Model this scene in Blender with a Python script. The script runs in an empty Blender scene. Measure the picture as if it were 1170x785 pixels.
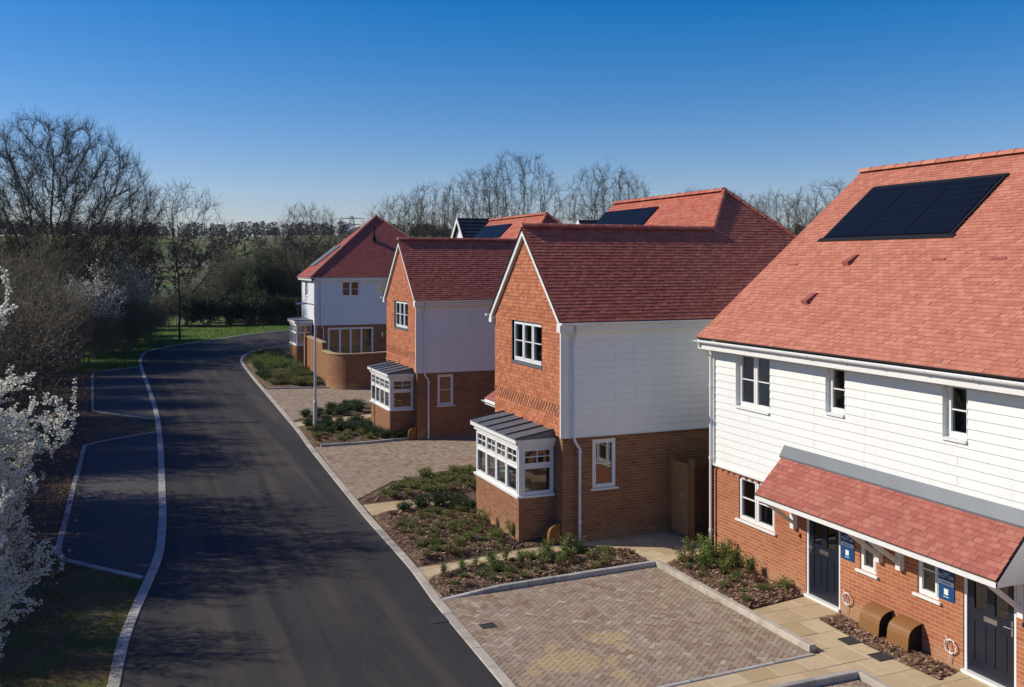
import bpy, math, random
import numpy as np
from mathutils import Vector, noise
R = math.radians
sc = bpy.context.scene
# ------------------------------------------------------------------ camera, world, sun, exposure
YAW = math.atan(450/1106.0)
cam_d = bpy.data.cameras.new('camera'); cam = bpy.data.objects.new('camera', cam_d)
sc.collection.objects.link(cam); sc.camera = cam
cam.location = (0, 0, 6.8); cam.rotation_euler = (R(90), 0, -YAW)
cam_d.sensor_width = 36; cam_d.lens = 1106/1170*36; cam_d.shift_y = -91.5/1170
cam_d.clip_start = .1; cam_d.clip_end = 6000

SUN_EL = R(33)
sun_dir = Vector((-.747, .383, 0)).normalized()*math.cos(SUN_EL) + Vector((0, 0, math.sin(SUN_EL)))
w = bpy.data.worlds.new('World'); sc.world = w; w.use_nodes = True
nt = w.node_tree; nt.nodes.clear()
sky = nt.nodes.new('ShaderNodeTexSky'); sky.sky_type = 'NISHITA'; sky.sun_disc = False
sky.sun_elevation = SUN_EL; sky.sun_rotation = math.atan2(sun_dir.x, sun_dir.y)
sky.altitude = 0; sky.air_density = 1.0; sky.dust_density = .1; sky.ozone_density = 2.0
SKY = .12
bg = nt.nodes.new('ShaderNodeBackground'); bg.inputs[1].default_value = SKY
hs = nt.nodes.new('ShaderNodeHueSaturation'); hs.inputs['Saturation'].default_value = 1.4
wo = nt.nodes.new('ShaderNodeOutputWorld')
# grade the sky per channel: deeper blue overhead, paler towards the horizon
se = nt.nodes.new('ShaderNodeSeparateColor'); co = nt.nodes.new('ShaderNodeCombineColor')
def wm(op, src, val, clamp_min=None):
    n_ = nt.nodes.new('ShaderNodeMath'); n_.operation = op; nt.links.new(src, n_.inputs[0]); n_.inputs[1].default_value = val; return n_.outputs[0]
nt.links.new(sky.outputs[0], hs.inputs['Color']); nt.links.new(hs.outputs[0], se.inputs[0])
r_c = wm('MAXIMUM', wm('ADD', wm('MULTIPLY', se.outputs[0], .84), -.060/.12), .008/.11)
g_c = wm('MAXIMUM', wm('ADD', wm('MULTIPLY', se.outputs[1], .735), -.024/.12), .01); b_c = wm('MULTIPLY', se.outputs[2], .92)
for i_, q_ in enumerate((r_c, g_c, b_c)): nt.links.new(q_, co.inputs[i_])
nt.links.new(co.outputs[0], bg.inputs[0]); nt.links.new(bg.outputs[0], wo.inputs[0])
sl = bpy.data.lights.new('sun', 'SUN'); sl.energy = 4.6; sl.angle = R(.5); sl.color = (1, .92, .79)
so = bpy.data.objects.new('sun', sl); sc.collection.objects.link(so)
so.rotation_euler = (-sun_dir).to_track_quat('-Z', 'Y').to_euler(); so.location = (-30, 20, 40)
sc.view_settings.view_transform = 'Standard'; sc.view_settings.look = 'None'
sc.view_settings.exposure = 0.0; sc.view_settings.gamma = 1
sc.cycles.max_bounces = 6; sc.cycles.transparent_max_bounces = 12
sc.cycles.use_adaptive_sampling = True

rng = random.Random(7)
# ------------------------------------------------------------------ materials
M = {}
def mat(name, col, rough=.8, metal=0, spec=.3):
    m = bpy.data.materials.new(name); m.use_nodes = True
    b = m.node_tree.nodes['Principled BSDF']
    b.inputs['Base Color'].default_value = (*col, 1); b.inputs['Roughness'].default_value = rough
    b.inputs['Metallic'].default_value = metal; b.inputs['Specular IOR Level'].default_value = spec
    M[name] = m; return m
class NT:
    def __init__(s, m): s.t = m.node_tree; s.b = s.t.nodes['Principled BSDF']
    def n(s, typ, **k):
        x = s.t.nodes.new(typ)
        for a, v in k.items():
            if a.startswith('i_'): x.inputs[int(a[2:])].default_value = v
            else: setattr(x, a, v)
        return x
    def l(s, a, b): s.t.links.new(a, b)
    def ramp(s, fac, stops, interp='LINEAR'):
        r = s.n('ShaderNodeValToRGB'); e = r.color_ramp.elements; r.color_ramp.interpolation = interp
        while len(e) < len(stops): e.new(.5)
        for i, (p, c) in enumerate(stops): e[i].position = p; e[i].color = (*c, 1)
        s.l(fac, r.inputs[0]); return r.outputs[0]
    def noise(s, scale, vec=None, detail=4, rough=.6):
        x = s.n('ShaderNodeTexNoise'); x.inputs['Scale'].default_value = scale
        x.inputs['Detail'].default_value = detail; x.inputs['Roughness'].default_value = rough
        if vec is not None: s.l(vec, x.inputs['Vector'])
        return x.outputs[0]
    def mix(s, fac, a, b, mode='MIX'):
        x = s.n('ShaderNodeMix', data_type='RGBA', blend_type=mode)
        for v, i in ((fac, 0), (a, 6), (b, 7)):
            if hasattr(v, 'is_linked') or hasattr(v, 'links'): s.l(v, x.inputs[i])
            elif i == 0: x.inputs[0].default_value = v
            else: x.inputs[i].default_value = (*v, 1)
        return x.outputs[2]
    def attr(s, name='rnd'):
        return s.n('ShaderNodeAttribute', attribute_name=name).outputs['Fac']
    def geo(s): return s.n('ShaderNodeTexCoord').outputs['Object']
    def pos(s): return s.n('ShaderNodeNewGeometry').outputs['Position']
    def uv(s): return s.n('ShaderNodeTexCoord').outputs['UV']
    def maprange(s, v, a, b, c=0, d=1):
        x = s.n('ShaderNodeMapRange'); s.l(v, x.inputs[0])
        for i, q in enumerate((a, b, c, d)): x.inputs[i+1].default_value = q
        return x.outputs[0]
    def bump(s, h, dist=.01, strength=1):
        x = s.n('ShaderNodeBump'); x.inputs['Distance'].default_value = dist; x.inputs['Strength'].default_value = strength
        s.l(h, x.inputs['Height']); s.l(x.outputs[0], s.b.inputs['Normal'])
    def col(s, c): s.l(c, s.b.inputs['Base Color'])

def tile_mat(name, c0, c1, c2, dirt=.25):
    m = mat(name, c1, .75); N = NT(m)
    c = N.ramp(N.attr(), [(0, c0), (.5, c1), (1, c2)])
    p = N.pos()
    c = N.mix(N.maprange(N.noise(1.1, p, 5), .4, .75, 0, dirt), c, tuple(v*.72 for v in c1))
    c = N.mix(N.maprange(N.noise(45, p, 3), .35, .7, 0, .22), c, tuple(v*.6 for v in c0))
    c = N.mix(N.maprange(N.noise(7, p, 6, .7), .56, .7, 0, .3), c, (.40, .24, .12))
    N.col(c); N.bump(N.noise(120, p, 3), .004, .5); return m
tile_mat('roof_tile', (.47, .165, .105), (.545, .20, .128), (.60, .26, .165), .3)
tile_mat('red_roof_tile', (.42, .11, .07), (.48, .14, .088), (.53, .185, .115), .3)  # redder than roof_tile: deep red of the weakly lit slopes put into the colour
tile_mat('canopy_tile', (.35, .105, .078), (.41, .13, .098), (.46, .18, .125), .3)
tile_mat('far_roof_tile', (.36, .085, .062), (.42, .11, .08), (.48, .135, .10))
tile_mat('hung_tile', (.37, .115, .052), (.46, .155, .07), (.55, .21, .10), .3)
tile_mat('slate_tile', (.025, .03, .035), (.035, .04, .046), (.05, .055, .062), .2)
def brick_mat(name, c1, c2, mortar, c3, dark=.3):
    m = mat(name, c1, .88, spec=.15); N = NT(m); uv = N.uv()
    b = N.n('ShaderNodeTexBrick'); N.l(uv, b.inputs['Vector'])
    for k, v in dict(Scale=1, **{'Brick Width': .225, 'Row Height': .075, 'Mortar Size': .007, 'Mortar Smooth': .15, 'Bias': -.1}).items(): b.inputs[k].default_value = v
    b.offset = .5; b.inputs['Color1'].default_value = (*c1, 1); b.inputs['Color2'].default_value = (*c2, 1); b.inputs['Mortar'].default_value = (*mortar, 1)
    b2 = N.n('ShaderNodeTexBrick'); N.l(uv, b2.inputs['Vector'])
    for k, v in dict(Scale=1, **{'Brick Width': .225, 'Row Height': .075, 'Mortar Size': 0.0, 'Bias': .55}).items(): b2.inputs[k].default_value = v
    b2.offset = .5; b2.inputs['Color1'].default_value = (1, 1, 1, 1); b2.inputs['Color2'].default_value = (0, 0, 0, 1)
    nb = N.n('ShaderNodeMath', operation='SUBTRACT', use_clamp=True); nb.inputs[0].default_value = 1.0; N.l(b.outputs['Fac'], nb.inputs[1])
    c = b.outputs['Color']
    dk = N.n('ShaderNodeMath', operation='MULTIPLY'); N.l(N.maprange(b2.outputs['Color'], .3, .8, 0, dark*1.6), dk.inputs[0]); N.l(nb.outputs[0], dk.inputs[1])
    c = N.mix(dk.outputs[0], c, c3)
    p = N.pos()
    c = N.mix(N.maprange(N.noise(.8, p, 5), .42, .72, 0, .35), c, tuple(v*.6 for v in c1))
    c = N.mix(N.maprange(N.noise(60, p, 2), .4, .7, 0, .25), c, tuple(v*.55 for v in c2))
    # pale splash and salt staining in the lowest courses
    z = N.n('ShaderNodeSeparateXYZ'); N.l(p, z.inputs[0])
    zz = N.n('ShaderNodeMath', operation='ADD'); N.l(z.outputs[2], zz.inputs[0]); N.l(N.maprange(N.noise(2.5, p, 4), .3, .7, -.22, .3), zz.inputs[1])
    c = N.mix(N.maprange(zz.outputs[0], .38, .02, 0, .45), c, (.44, .34, .19))
    N.col(c); N.bump(nb.outputs[0], .006, .8); return m
brick_mat('red_brick', (.41, .125, .056), (.50, .185, .085), (.50, .38, .27), (.26, .09, .05))
brick_mat('brown_brick', (.26, .108, .056), (.35, .168, .086), (.35, .265, .17), (.12, .056, .036), .6)
def board_mat(name, c):
    m = mat(name, c, .5, spec=.3); N = NT(m); p = N.pos()
    k = N.mix(N.maprange(N.noise(.9, p, 5), .4, .75, 0, .16), c, tuple(v*.8 for v in c))
    k = N.mix(N.maprange(N.attr(), 0, 1, 0, .1), k, tuple(v*.82 for v in c))
    m3 = N.n('ShaderNodeMapping'); m3.inputs['Scale'].default_value = (5, 5, .5); N.l(p, m3.inputs[0]); k = N.mix(N.maprange(N.noise(1.5, m3.outputs[0], 5), .52, .75, 0, .22), k, (c[0]*.72, c[1]*.70, c[2]*.62)); N.col(k)
    mp = N.n('ShaderNodeMapping'); mp.inputs['Scale'].default_value = (3, 3, 70); N.l(p, mp.inputs[0])
    N.bump(N.noise(1.5, mp.outputs[0], 3), .003, .5)
board_mat('cream_board', (.79, .80, .77)); board_mat('grey_board', (.88, .88, .82)); board_mat('pink_board', (.87, .85, .79)); board_mat('blue_board', (.72, .75, .78)); mat('board_shadow_line', (.62, .62, .60), .9); mat('dark_shadow_line', (.46, .46, .44), .9)  # last two: grey backings that paint the shadow lines between boards
def soft(name, col, amt=.2, scale=3, rough=.6, metal=0, spec=.3, bump=0, bscale=60):
    m = mat(name, col, rough, metal, spec); N = NT(m); p = N.pos()
    N.col(N.mix(N.maprange(N.noise(scale, p, 5), .35, .7, 0, amt), col, tuple(v*.6 for v in col)))
    if bump: N.bump(N.noise(bscale, p, 3), bump, .7)
    return m
soft('white_plastic', (.80, .80, .78), .12, 2, .35); soft('white_paint', (.78, .77, .73), .15, 3, .5)
soft('lead', (.16, .175, .19), .35, 2, .5, .2); soft('dark_seam', (.05, .05, .055), .2)
soft('navy_door', (.012, .016, .03), .2, 2, .3, 0, .5); soft('chrome', (.6, .6, .62), .1, 2, .25, 1)
soft('brown_plastic', (.26, .125, .045), .25, 4, .45); mat('black', (.012, .012, .012), .6)
soft('plaster', (.78, .77, .70), .15, 1, .9); soft('carpet', (.25, .22, .17), .2, 3, .95)
soft('kerb_stone', (.52, .50, .45), .4, 4, .9, bump=.004); soft('pale_kerb', (.58, .52, .42), .4, 4, .9, bump=.004)
soft('galvanised', (.52, .54, .55), .2, 3, .5, .15); soft('timber', (.30, .16, .07), .5, 5, .8, bump=.004)
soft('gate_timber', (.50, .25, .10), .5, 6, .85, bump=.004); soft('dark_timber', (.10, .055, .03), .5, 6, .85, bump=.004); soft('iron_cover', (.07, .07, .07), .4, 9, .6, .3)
soft('navy_sign', (.012, .07, .20), .1, 3, .35); soft('sign_pale', (.62, .78, .90), .05, 3, .4); soft('sign_ink', (.08, .2, .42), .05, 3, .4)
soft('sapling_bark', (.20, .11, .06), .3, 8, .8); soft('pylon_steel', (.22, .25, .28), .1, 1, .6, .3)
m = mat('solar_glass', (.004, .007, .014), .4, 0, .05); N = NT(m)
b = N.n('ShaderNodeTexBrick'); N.l(N.uv(), b.inputs['Vector']); b.offset = 0
for k, v in dict(Scale=1, **{'Brick Width': .1, 'Row Height': .13, 'Mortar Size': .003}).items(): b.inputs[k].default_value = v
b.inputs['Color1'].default_value = (.004, .007, .015, 1); b.inputs['Color2'].default_value = (.006, .009, .019, 1); b.inputs['Mortar'].default_value = (.022, .028, .04, 1); N.col(b.outputs[0])
m = mat('solar_sheen', (.13, .14, .15), .5, 0, .3)  # pale grey paints in the sheen of a panel seen at a slant
# window glass: partly see-through, mirror-like at a slant
m = bpy.data.materials.new('glass'); m.use_nodes = True; t = m.node_tree; t.nodes.clear(); M['glass'] = m
o = t.nodes.new('ShaderNodeOutputMaterial'); mx = t.nodes.new('ShaderNodeMixShader'); tr = t.nodes.new('ShaderNodeBsdfTransparent'); gl = t.nodes.new('ShaderNodeBsdfGlossy')
fr = t.nodes.new('ShaderNodeFresnel'); fr.inputs[0].default_value = 2.5; tr.inputs[0].default_value = (.80, .86, .80, 1); gl.inputs['Roughness'].default_value = .02
t.links.new(fr.outputs[0], mx.inputs[0]); t.links.new(tr.outputs[0], mx.inputs[1]); t.links.new(gl.outputs[0], mx.inputs[2]); t.links.new(mx.outputs[0], o.inputs[0])
# asphalt
m = mat('asphalt', (.04, .04, .042), .85, spec=.12); N = NT(m); p = N.pos()
c = N.mix(N.maprange(N.noise(.35, p, 5), .4, .7), (.018, .020, .024), (.036, .036, .036))
mp = N.n('ShaderNodeMapping'); mp.inputs['Scale'].default_value = (1.3, .07, 1); N.l(p, mp.inputs[0])
c = N.mix(N.maprange(N.noise(1.0, mp.outputs[0], 4), .46, .66, 0, .9), c, (.088, .072, .054))
mp2 = N.n('ShaderNodeMapping'); mp2.inputs['Scale'].default_value = (.4, .16, 1); mp2.inputs['Location'].default_value = (3, 1, 0); N.l(p, mp2.inputs[0])
c = N.mix(N.maprange(N.noise(1.6, mp2.outputs[0], 6), .50, .70, 0, .6), c, (.075, .063, .048))
c = N.mix(N.maprange(N.noise(3.1, p, 8, .75), .66, .73, 0, .6), c, (.20, .19, .17))
c = N.mix(N.maprange(N.noise(11, p, 6, .8), .64, .70, 0, .75), c, (.22, .20, .175))
c = N.mix(N.maprange(N.noise(38, p, 3, .8), .38, .70, 0, .6), c, (.105, .098, .09))
c = N.mix(N.maprange(N.noise(55, p, 2, .8), .62, .72, 0, .8), c, (.012, .012, .013))
wv = N.n('ShaderNodeSeparateXYZ'); N.l(p, wv.inputs[0])
for x_, w_ in ((3.55, .03), (1.9, .22), (5.0, .2), (2.9, .18), (4.35, .14)):   # lay joint and wheel tracks
    q_ = N.n('ShaderNodeMath', operation='ADD'); N.l(wv.outputs[0], q_.inputs[0]); N.l(N.maprange(N.noise(.05, p, 2), .3, .7, -x_-.5, -x_+.5), q_.inputs[1])
    a_ = N.n('ShaderNodeMath', operation='ABSOLUTE'); N.l(q_.outputs[0], a_.inputs[0])
    j_ = N.n('ShaderNodeMath', operation='MULTIPLY'); N.l(N.maprange(a_.outputs[0], w_*.3, w_, .5, 0), j_.inputs[0]); N.l(N.maprange(N.noise(1.3, mp.outputs[0], 5), .4, .62, .1, 1), j_.inputs[1])
    c = N.mix(j_.outputs[0], c, (.012, .012, .014) if w_ < .19 else (.085, .072, .056))
c = N.mix(N.maprange(N.noise(260, p, 2), .45, .75, 0, .45), c, (.085, .08, .075))
N.col(c); N.bump(N.noise(240, p, 2), .004, .6)
m = mat('bay_surface', (.05, .055, .07), .85); N = NT(m); p = N.pos()
c = N.mix(N.maprange(N.noise(23, p, 5, .95), .49, .60), (.026, .026, .028), (.24, .23, .215)); c = N.mix(N.maprange(N.noise(.7, p, 5), .4, .7, 0, .5), c, (.10, .085, .07))
N.col(c); N.bump(N.noise(130, p, 2), .008, .8)
for nm_ in ('kerb_stone', 'pale_kerb'):
    m = M[nm_]; N = NT(m); src_ = N.b.inputs['Base Color'].links[0].from_socket; c = N.mix(N.maprange(N.attr(), 0, 1, 0, .38), src_, (.20, .18, .15)); c = N.mix(N.maprange(N.noise(2.2, N.pos(), 6, .7), .5, .68, 0, .45), c, (.12, .10, .08)); N.col(c)
# paving
m = mat('paving_block', (.3, .2, .15), .9, spec=.15); N = NT(m); p = N.pos()
c = N.ramp(N.attr(), [(0, (.27, .175, .115)), (.35, (.37, .27, .185)), (.65, (.43, .345, .235)), (.88, (.32, .24, .18)), (1, (.56, .48, .35))])
c = N.mix(N.maprange(N.noise(.9, p, 5), .4, .7, 0, .5), c, (.40, .33, .25))
c = N.mix(N.maprange(N.noise(70, p, 2), .4, .7, 0, .35), c, (.18, .13, .10))
d = N.n('ShaderNodeVectorMath', operation='DISTANCE'); N.l(p, d.inputs[0]); d.inputs[1].default_value = (7.25, 14.9, 0)
ad = N.n('ShaderNodeMath', operation='ADD'); N.l(d.outputs['Value'], ad.inputs[0]); N.l(N.maprange(N.noise(1.5, p, 5), .3, .7, -1.4, 1.4), ad.inputs[1])
c = N.mix(N.maprange(ad.outputs[0], .8, .25, 0, .8), c, (.50, .37, .20))
N.col(c); N.bump(N.noise(150, p, 2), .003, .5)
m = mat('joint_sand', (.20, .15, .10), .95); N = NT(m); p = N.pos()
c = N.mix(N.maprange(N.noise(1.2, p, 4), .4, .65), (.13, .095, .065), (.34, .26, .17))
N.col(c)
m = mat('buff_slab', (.5, .4, .25), .9, spec=.15); N = NT(m); p = N.pos()
c = N.ramp(N.attr(), [(0, (.47, .355, .20)), (.5, (.56, .43, .26)), (1, (.62, .50, .32))])
c = N.mix(N.maprange(N.noise(1.7, p, 6), .45, .75, 0, .4), c, (.36, .28, .18)); N.col(c); N.bump(N.noise(60, p, 3), .003, .5)
m = mat('soil', (.07, .05, .03), 1); N = NT(m); p = N.pos()
c = N.mix(N.maprange(N.noise(1.2, p, 6), .35, .7), (.085, .053, .032), (.20, .13, .08)); c = N.mix(N.maprange(N.noise(28, p, 4), .4, .7, 0, .6), c, (.29, .20, .13))
N.col(c); N.bump(N.noise(26, p, 4), .05, 1)
m = mat('bark_chip', (.15, .08, .05), .95); N = NT(m)
N.col(N.ramp(N.attr(), [(0, (.11, .058, .036)), (.5, (.29, .16, .10)), (.85, (.40, .25, .16)), (1, (.54, .40, .27))]))
m = mat('lawn', (.06, .12, .02), .95, spec=.1); N = NT(m); p = N.pos()
c = N.mix(N.maprange(N.noise(.5, p, 6), .35, .7), (.075, .15, .022), (.17, .27, .04)); c = N.mix(N.maprange(N.noise(.8, p, 7, .7), .52, .68, 0, .75), c, (.075, .05, .03))
N.col(c); N.bump(N.noise(40, p, 3), .04, 1)
m = mat('rough_verge', (.05, .05, .02), 1, spec=.1); N = NT(m); p = N.pos()
c = N.mix(N.maprange(N.noise(1.1, p, 6, .7), .42, .6), (.19, .125, .07), (.11, .13, .04)); N.col(c); N.bump(N.noise(30, p, 4), .05, 1)
m = mat('field', (.1, .18, .03), 1, spec=.1); N = NT(m); p = N.pos()
mp = N.n('ShaderNodeMapping'); mp.inputs['Scale'].default_value = (.006, .02, 0); N.l(p, mp.inputs[0])
c = N.ramp(N.noise(1.4, mp.outputs[0], 3), [(.3, (.15, .19, .06)), (.45, (.17, .24, .05)), (.53, (.12, .13, .06)), (.60, (.20, .15, .10)), (.7, (.14, .18, .05))])
c = N.mix(N.maprange(N.noise(.4, p, 6), .4, .7, 0, .4), c, (.07, .09, .03)); N.col(c)
# plants
def leaf_mat(name, stops, tr=.3, rough=.6):
    m = mat(name, stops[0][1], rough, spec=.25); N = NT(m); c = N.ramp(N.attr(), stops); N.col(c)
    t = N.t; mx = t.nodes.new('ShaderNodeMixShader'); tl = t.nodes.new('ShaderNodeBsdfTranslucent'); mx.inputs[0].default_value = tr
    N.l(c, tl.inputs[0]); N.l(N.b.outputs[0], mx.inputs[1]); N.l(tl.outputs[0], mx.inputs[2]); N.l(mx.outputs[0], t.nodes['Material Output'].inputs[0]); return m
leaf_mat('leaf_green', [(0, (.08, .105, .024)), (.6, (.18, .215, .05)), (1, (.36, .38, .12))])
leaf_mat('leaf_bright', [(0, (.07, .12, .02)), (.6, (.15, .23, .04)), (1, (.27, .34, .09))])
leaf_mat('leaf_dark', [(0, (.02, .045, .018)), (.6, (.045, .085, .028)), (1, (.07, .11, .04))])
leaf_mat('leaf_olive', [(0, (.11, .10, .025)), (.6, (.20, .20, .055)), (1, (.34, .34, .12))])
leaf_mat('leaf_russet', [(0, (.09, .035, .02)), (.6, (.16, .085, .035)), (1, (.20, .18, .06))])
leaf_mat('scrub_leaf', [(0, (.09, .085, .042)), (.6, (.18, .165, .085)), (1, (.31, .29, .15))], .4)
leaf_mat('blossom', [(0, (.70, .70, .50)), (.3, (.87, .86, .74)), (1, (.92, .91, .84))], .48)
leaf_mat('grass_blade', [(0, (.04, .06, .012)), (.6, (.07, .11, .02)), (1, (.15, .14, .05))])
def bark_mat(name, c0, c1):
    m = mat(name, c0, .95, spec=.1); N = NT(m); N.col(N.mix(N.maprange(N.noise(2.5, N.pos(), 4), .35, .65), c0, c1))
bark_mat('bark', (.060, .048, .034), (.11, .09, .062)); bark_mat('scrub_bark', (.17, .14, .105), (.28, .235, .175)); bark_mat('pale_bark', (.17, .15, .12), (.26, .23, .18)); bark_mat('ivy_bark', (.07, .075, .035), (.13, .12, .06))
m = mat('far_wood', (.07, .065, .045), 1); N = NT(m); N.col(N.ramp(N.attr(), [(0, (.045, .04, .032)), (.6, (.07, .062, .045)), (1, (.06, .07, .035))]))

# ------------------------------------------------------------------ geometry helpers
V = Vector
class MB:
    def __init__(s): s.v = []; s.f = []; s.r = []; s.uvf = {}
    def face(s, pts, rnd=0, uv=None):
        i = len(s.v); s.v += [tuple(p) for p in pts]; s.f.append(tuple(range(i, i+len(pts)))); s.r.append(rnd)
        if uv: s.uvf[len(s.f)-1] = uv
    def hexa(s, p, rnd=0):  # 8 corners: bottom 0-3, top 4-7
        for q in ((3, 2, 1, 0), (4, 5, 6, 7), (0, 1, 5, 4), (1, 2, 6, 5), (2, 3, 7, 6), (3, 0, 4, 7)): s.face([p[k] for k in q], rnd)
    def box(s, x0, x1, y0, y1, z0, z1, rnd=0):
        s.hexa([(x0, y0, z0), (x1, y0, z0), (x1, y1, z0), (x0, y1, z0), (x0, y0, z1), (x1, y0, z1), (x1, y1, z1), (x0, y1, z1)], rnd)
    def tube(s, pts, rad, n=10, cap=True, rnd=0):
        pts = [V(p) for p in pts]; rad = rad if hasattr(rad, '__len__') else [rad]*len(pts); rings = []
        for i, p in enumerate(pts):
            d = (pts[min(i+1, len(pts)-1)]-pts[max(i-1, 0)]).normalized()
            a = d.cross(V((0, 0, 1)) if abs(d.z) < .95 else V((1, 0, 0))).normalized(); b = d.cross(a)
            rings.append([p+(a*math.cos(2*math.pi*k/n)+b*math.sin(2*math.pi*k/n))*rad[i] for k in range(n)])
        for i in range(len(rings)-1):
            for k in range(n): s.face([rings[i][k], rings[i][(k+1) % n], rings[i+1][(k+1) % n], rings[i+1][k]], rnd)
        if cap: s.face(rings[0][::-1], rnd); s.face(rings[-1], rnd)
    def build(s, name, material, parent=None, smooth=False, label=None):
        me = bpy.data.meshes.new(name); org = V(parent.get('org', (0, 0, 0))) if parent is not None else V((0, 0, 0))
        va = np.array(s.v, dtype=np.float32).reshape(-1, 3) - np.array(org, dtype=np.float32)
        me.from_pydata([], [], []); nf = len(s.f)
        lt = np.array([len(q) for q in s.f], dtype=np.int32); ls = np.concatenate([[0], np.cumsum(lt)[:-1]]).astype(np.int32)
        li = np.concatenate([np.array(q) for q in s.f]).astype(np.int32)
        me.vertices.add(len(va)); me.vertices.foreach_set('co', va.ravel())
        me.loops.add(len(li)); me.loops.foreach_set('vertex_index', li)
        me.polygons.add(nf); me.polygons.foreach_set('loop_start', ls); me.polygons.foreach_set('loop_total', lt)
        me.update(calc_edges=True)
        a = me.attributes.new('rnd', 'FLOAT', 'FACE'); a.data.foreach_set('value', np.array(s.r, dtype=np.float32))
        uvl = me.uv_layers.new(name='uv'); uv = np.zeros((len(li), 2), dtype=np.float32)
        nrm = np.zeros(nf*3, dtype=np.float32); me.polygons.foreach_get('normal', nrm); nrm = np.abs(nrm.reshape(-1, 3))
        wv = np.array(s.v, dtype=np.float32).reshape(-1, 3)[li]; fn = np.repeat(nrm, lt, axis=0)
        zx = (fn[:, 2] > .8); xx = (~zx) & (fn[:, 0] > fn[:, 1]); yy = ~(zx | xx)
        uv[zx] = wv[zx][:, [0, 1]]; uv[xx] = wv[xx][:, [1, 2]]; uv[yy] = wv[yy][:, [0, 2]]
        for k, q in s.uvf.items(): uv[ls[k]:ls[k]+lt[k]] = q
        uvl.data.foreach_set('uv', uv.ravel())
        if smooth: me.polygons.foreach_set('use_smooth', [True]*nf)
        if material: me.materials.append(M[material])
        o = bpy.data.objects.new(name, me); sc.collection.objects.link(o)
        if parent is not None: o.parent = parent; o['org'] = tuple(org)
        if label: o['label'] = label
        return o
def thing(name, label, cat, loc, group=None):
    o = bpy.data.objects.new(name, None); sc.collection.objects.link(o); o.empty_display_size = .3
    o.location = loc; o['org'] = tuple(loc); o['label'] = label; o['category'] = cat
    if group: o['group'] = group
    return o
def tag(o, label=None, cat=None, group=None, kind=None):
    for k, v in (('label', label), ('category', cat), ('group', group), ('kind', kind)):
        if v: o[k] = v
    return o
def recentre(o, loc):   # put the origin of a single-mesh thing at its base
    o.data.transform(__import__('mathutils').Matrix.Translation(-V(loc))); o.location = loc; return o
def copy_tree(o, parent=None):
    c = o.copy(); sc.collection.objects.link(c); c.parent = parent
    for ch in [q for q in o.children]: copy_tree(ch, c)
    return c
class F:   # a local frame: u along, n outward, z up
    def __init__(s, o, u, n): s.o = V(o); s.u = V(u); s.n = V(n)
    def p(s, a, b, c=0): return s.o+s.u*a+V((0, 0, b))+s.n*c
    def box(s, mb, a0, a1, b0, b1, c0, c1, rnd=0):
        P = [s.p(a0, b0, c0), s.p(a1, b0, c0), s.p(a1, b0, c1), s.p(a0, b0, c1), s.p(a0, b1, c0), s.p(a1, b1, c0), s.p(a1, b1, c1), s.p(a0, b1, c1)]
        if s.u.cross(V((0, 0, 1))).dot(s.n) > 0: P = [P[i] for i in (3, 2, 1, 0, 7, 6, 5, 4)]
        mb.hexa(P, rnd)
def clip(poly, cp):  # convex clip of 2D poly by ccw convex cp
    out = poly
    for i in range(len(cp)):
        ax, ay = cp[i]; bx, by = cp[(i+1) % len(cp)]; ex, ey = bx-ax, by-ay; inp = out; out = []
        if not inp: break
        for j in range(len(inp)):
            p = inp[j]; q = inp[(j+1) % len(inp)]
            sp = ex*(p[1]-ay)-ey*(p[0]-ax); sq = ex*(q[1]-ay)-ey*(q[0]-ax)
            if sp >= -1e-9: out.append(p)
            if (sp > 1e-9 and sq < -1e-9) or (sp < -1e-9 and sq > 1e-9):
                t = sp/(sp-sq); out.append((p[0]+(q[0]-p[0])*t, p[1]+(q[1]-p[1])*t))
    return out
def area(p): return .5*sum(p[i][0]*p[(i+1) % len(p)][1]-p[(i+1) % len(p)][0]*p[i][1] for i in range(len(p)))
def ccw(p): return p if area(p) > 0 else p[::-1]
def courses(mb, O, u, v, n, polys, gauge, width, th=.012, gap=.004, jit=.003, stagger=.5, vstart=0, lattice=None, vgap=0):
    O, u, v, n = V(O), V(u), V(v), V(n)
    for cp in polys:
        cp = ccw(cp); us = [p[0] for p in cp]; vs = [p[1] for p in cp]
        k0 = math.floor((min(vs)-vstart)/gauge); k1 = math.ceil((max(vs)-vstart)/gauge)
        for k in range(k0, k1):
            va, vb = vstart+k*gauge, vstart+(k+1)*gauge; off = (k % 2)*stagger*width
            if lattice and lattice[0] <= (va+vb)/2 <= lattice[1]: g2 = width*.36
            else: g2 = gap
            for i in range(math.floor((min(us)-off)/width), math.ceil((max(us)-off)/width)+1):
                u0 = i*width+off
                q = clip([(u0+g2/2, va), (u0+width-g2/2, va), (u0+width-g2/2, vb-vgap), (u0+g2/2, vb-vgap)], cp)
                if len(q) < 3 or abs(area(q)) < 1e-5: continue
                rr = random.Random((k*7349+i*911+int(O.x*10)+5) & 0xffffff); rv = rr.random(); j = rr.uniform(-jit, jit); tl = rr.uniform(-jit, jit)
                def h(a, b): return th*(1-(b-va)/gauge)+.002+j+tl*((a-u0)/width-.5)*2
                mb.face([O+u*a+v*b+n*h(a, b) for a, b in q], rv)
                for a in range(len(q)):
                    p, r = q[a], q[(a+1) % len(q)]
                    low = abs(p[1]-va) < 1e-5 and abs(r[1]-va) < 1e-5
                    if low or g2 > .02:
                        mb.face([O+u*p[0]+v*p[1]-n*.004, O+u*r[0]+v*r[1]-n*.004, O+u*r[0]+v*r[1]+n*h(*r), O+u*p[0]+v*p[1]+n*h(*p)], rv)
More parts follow.
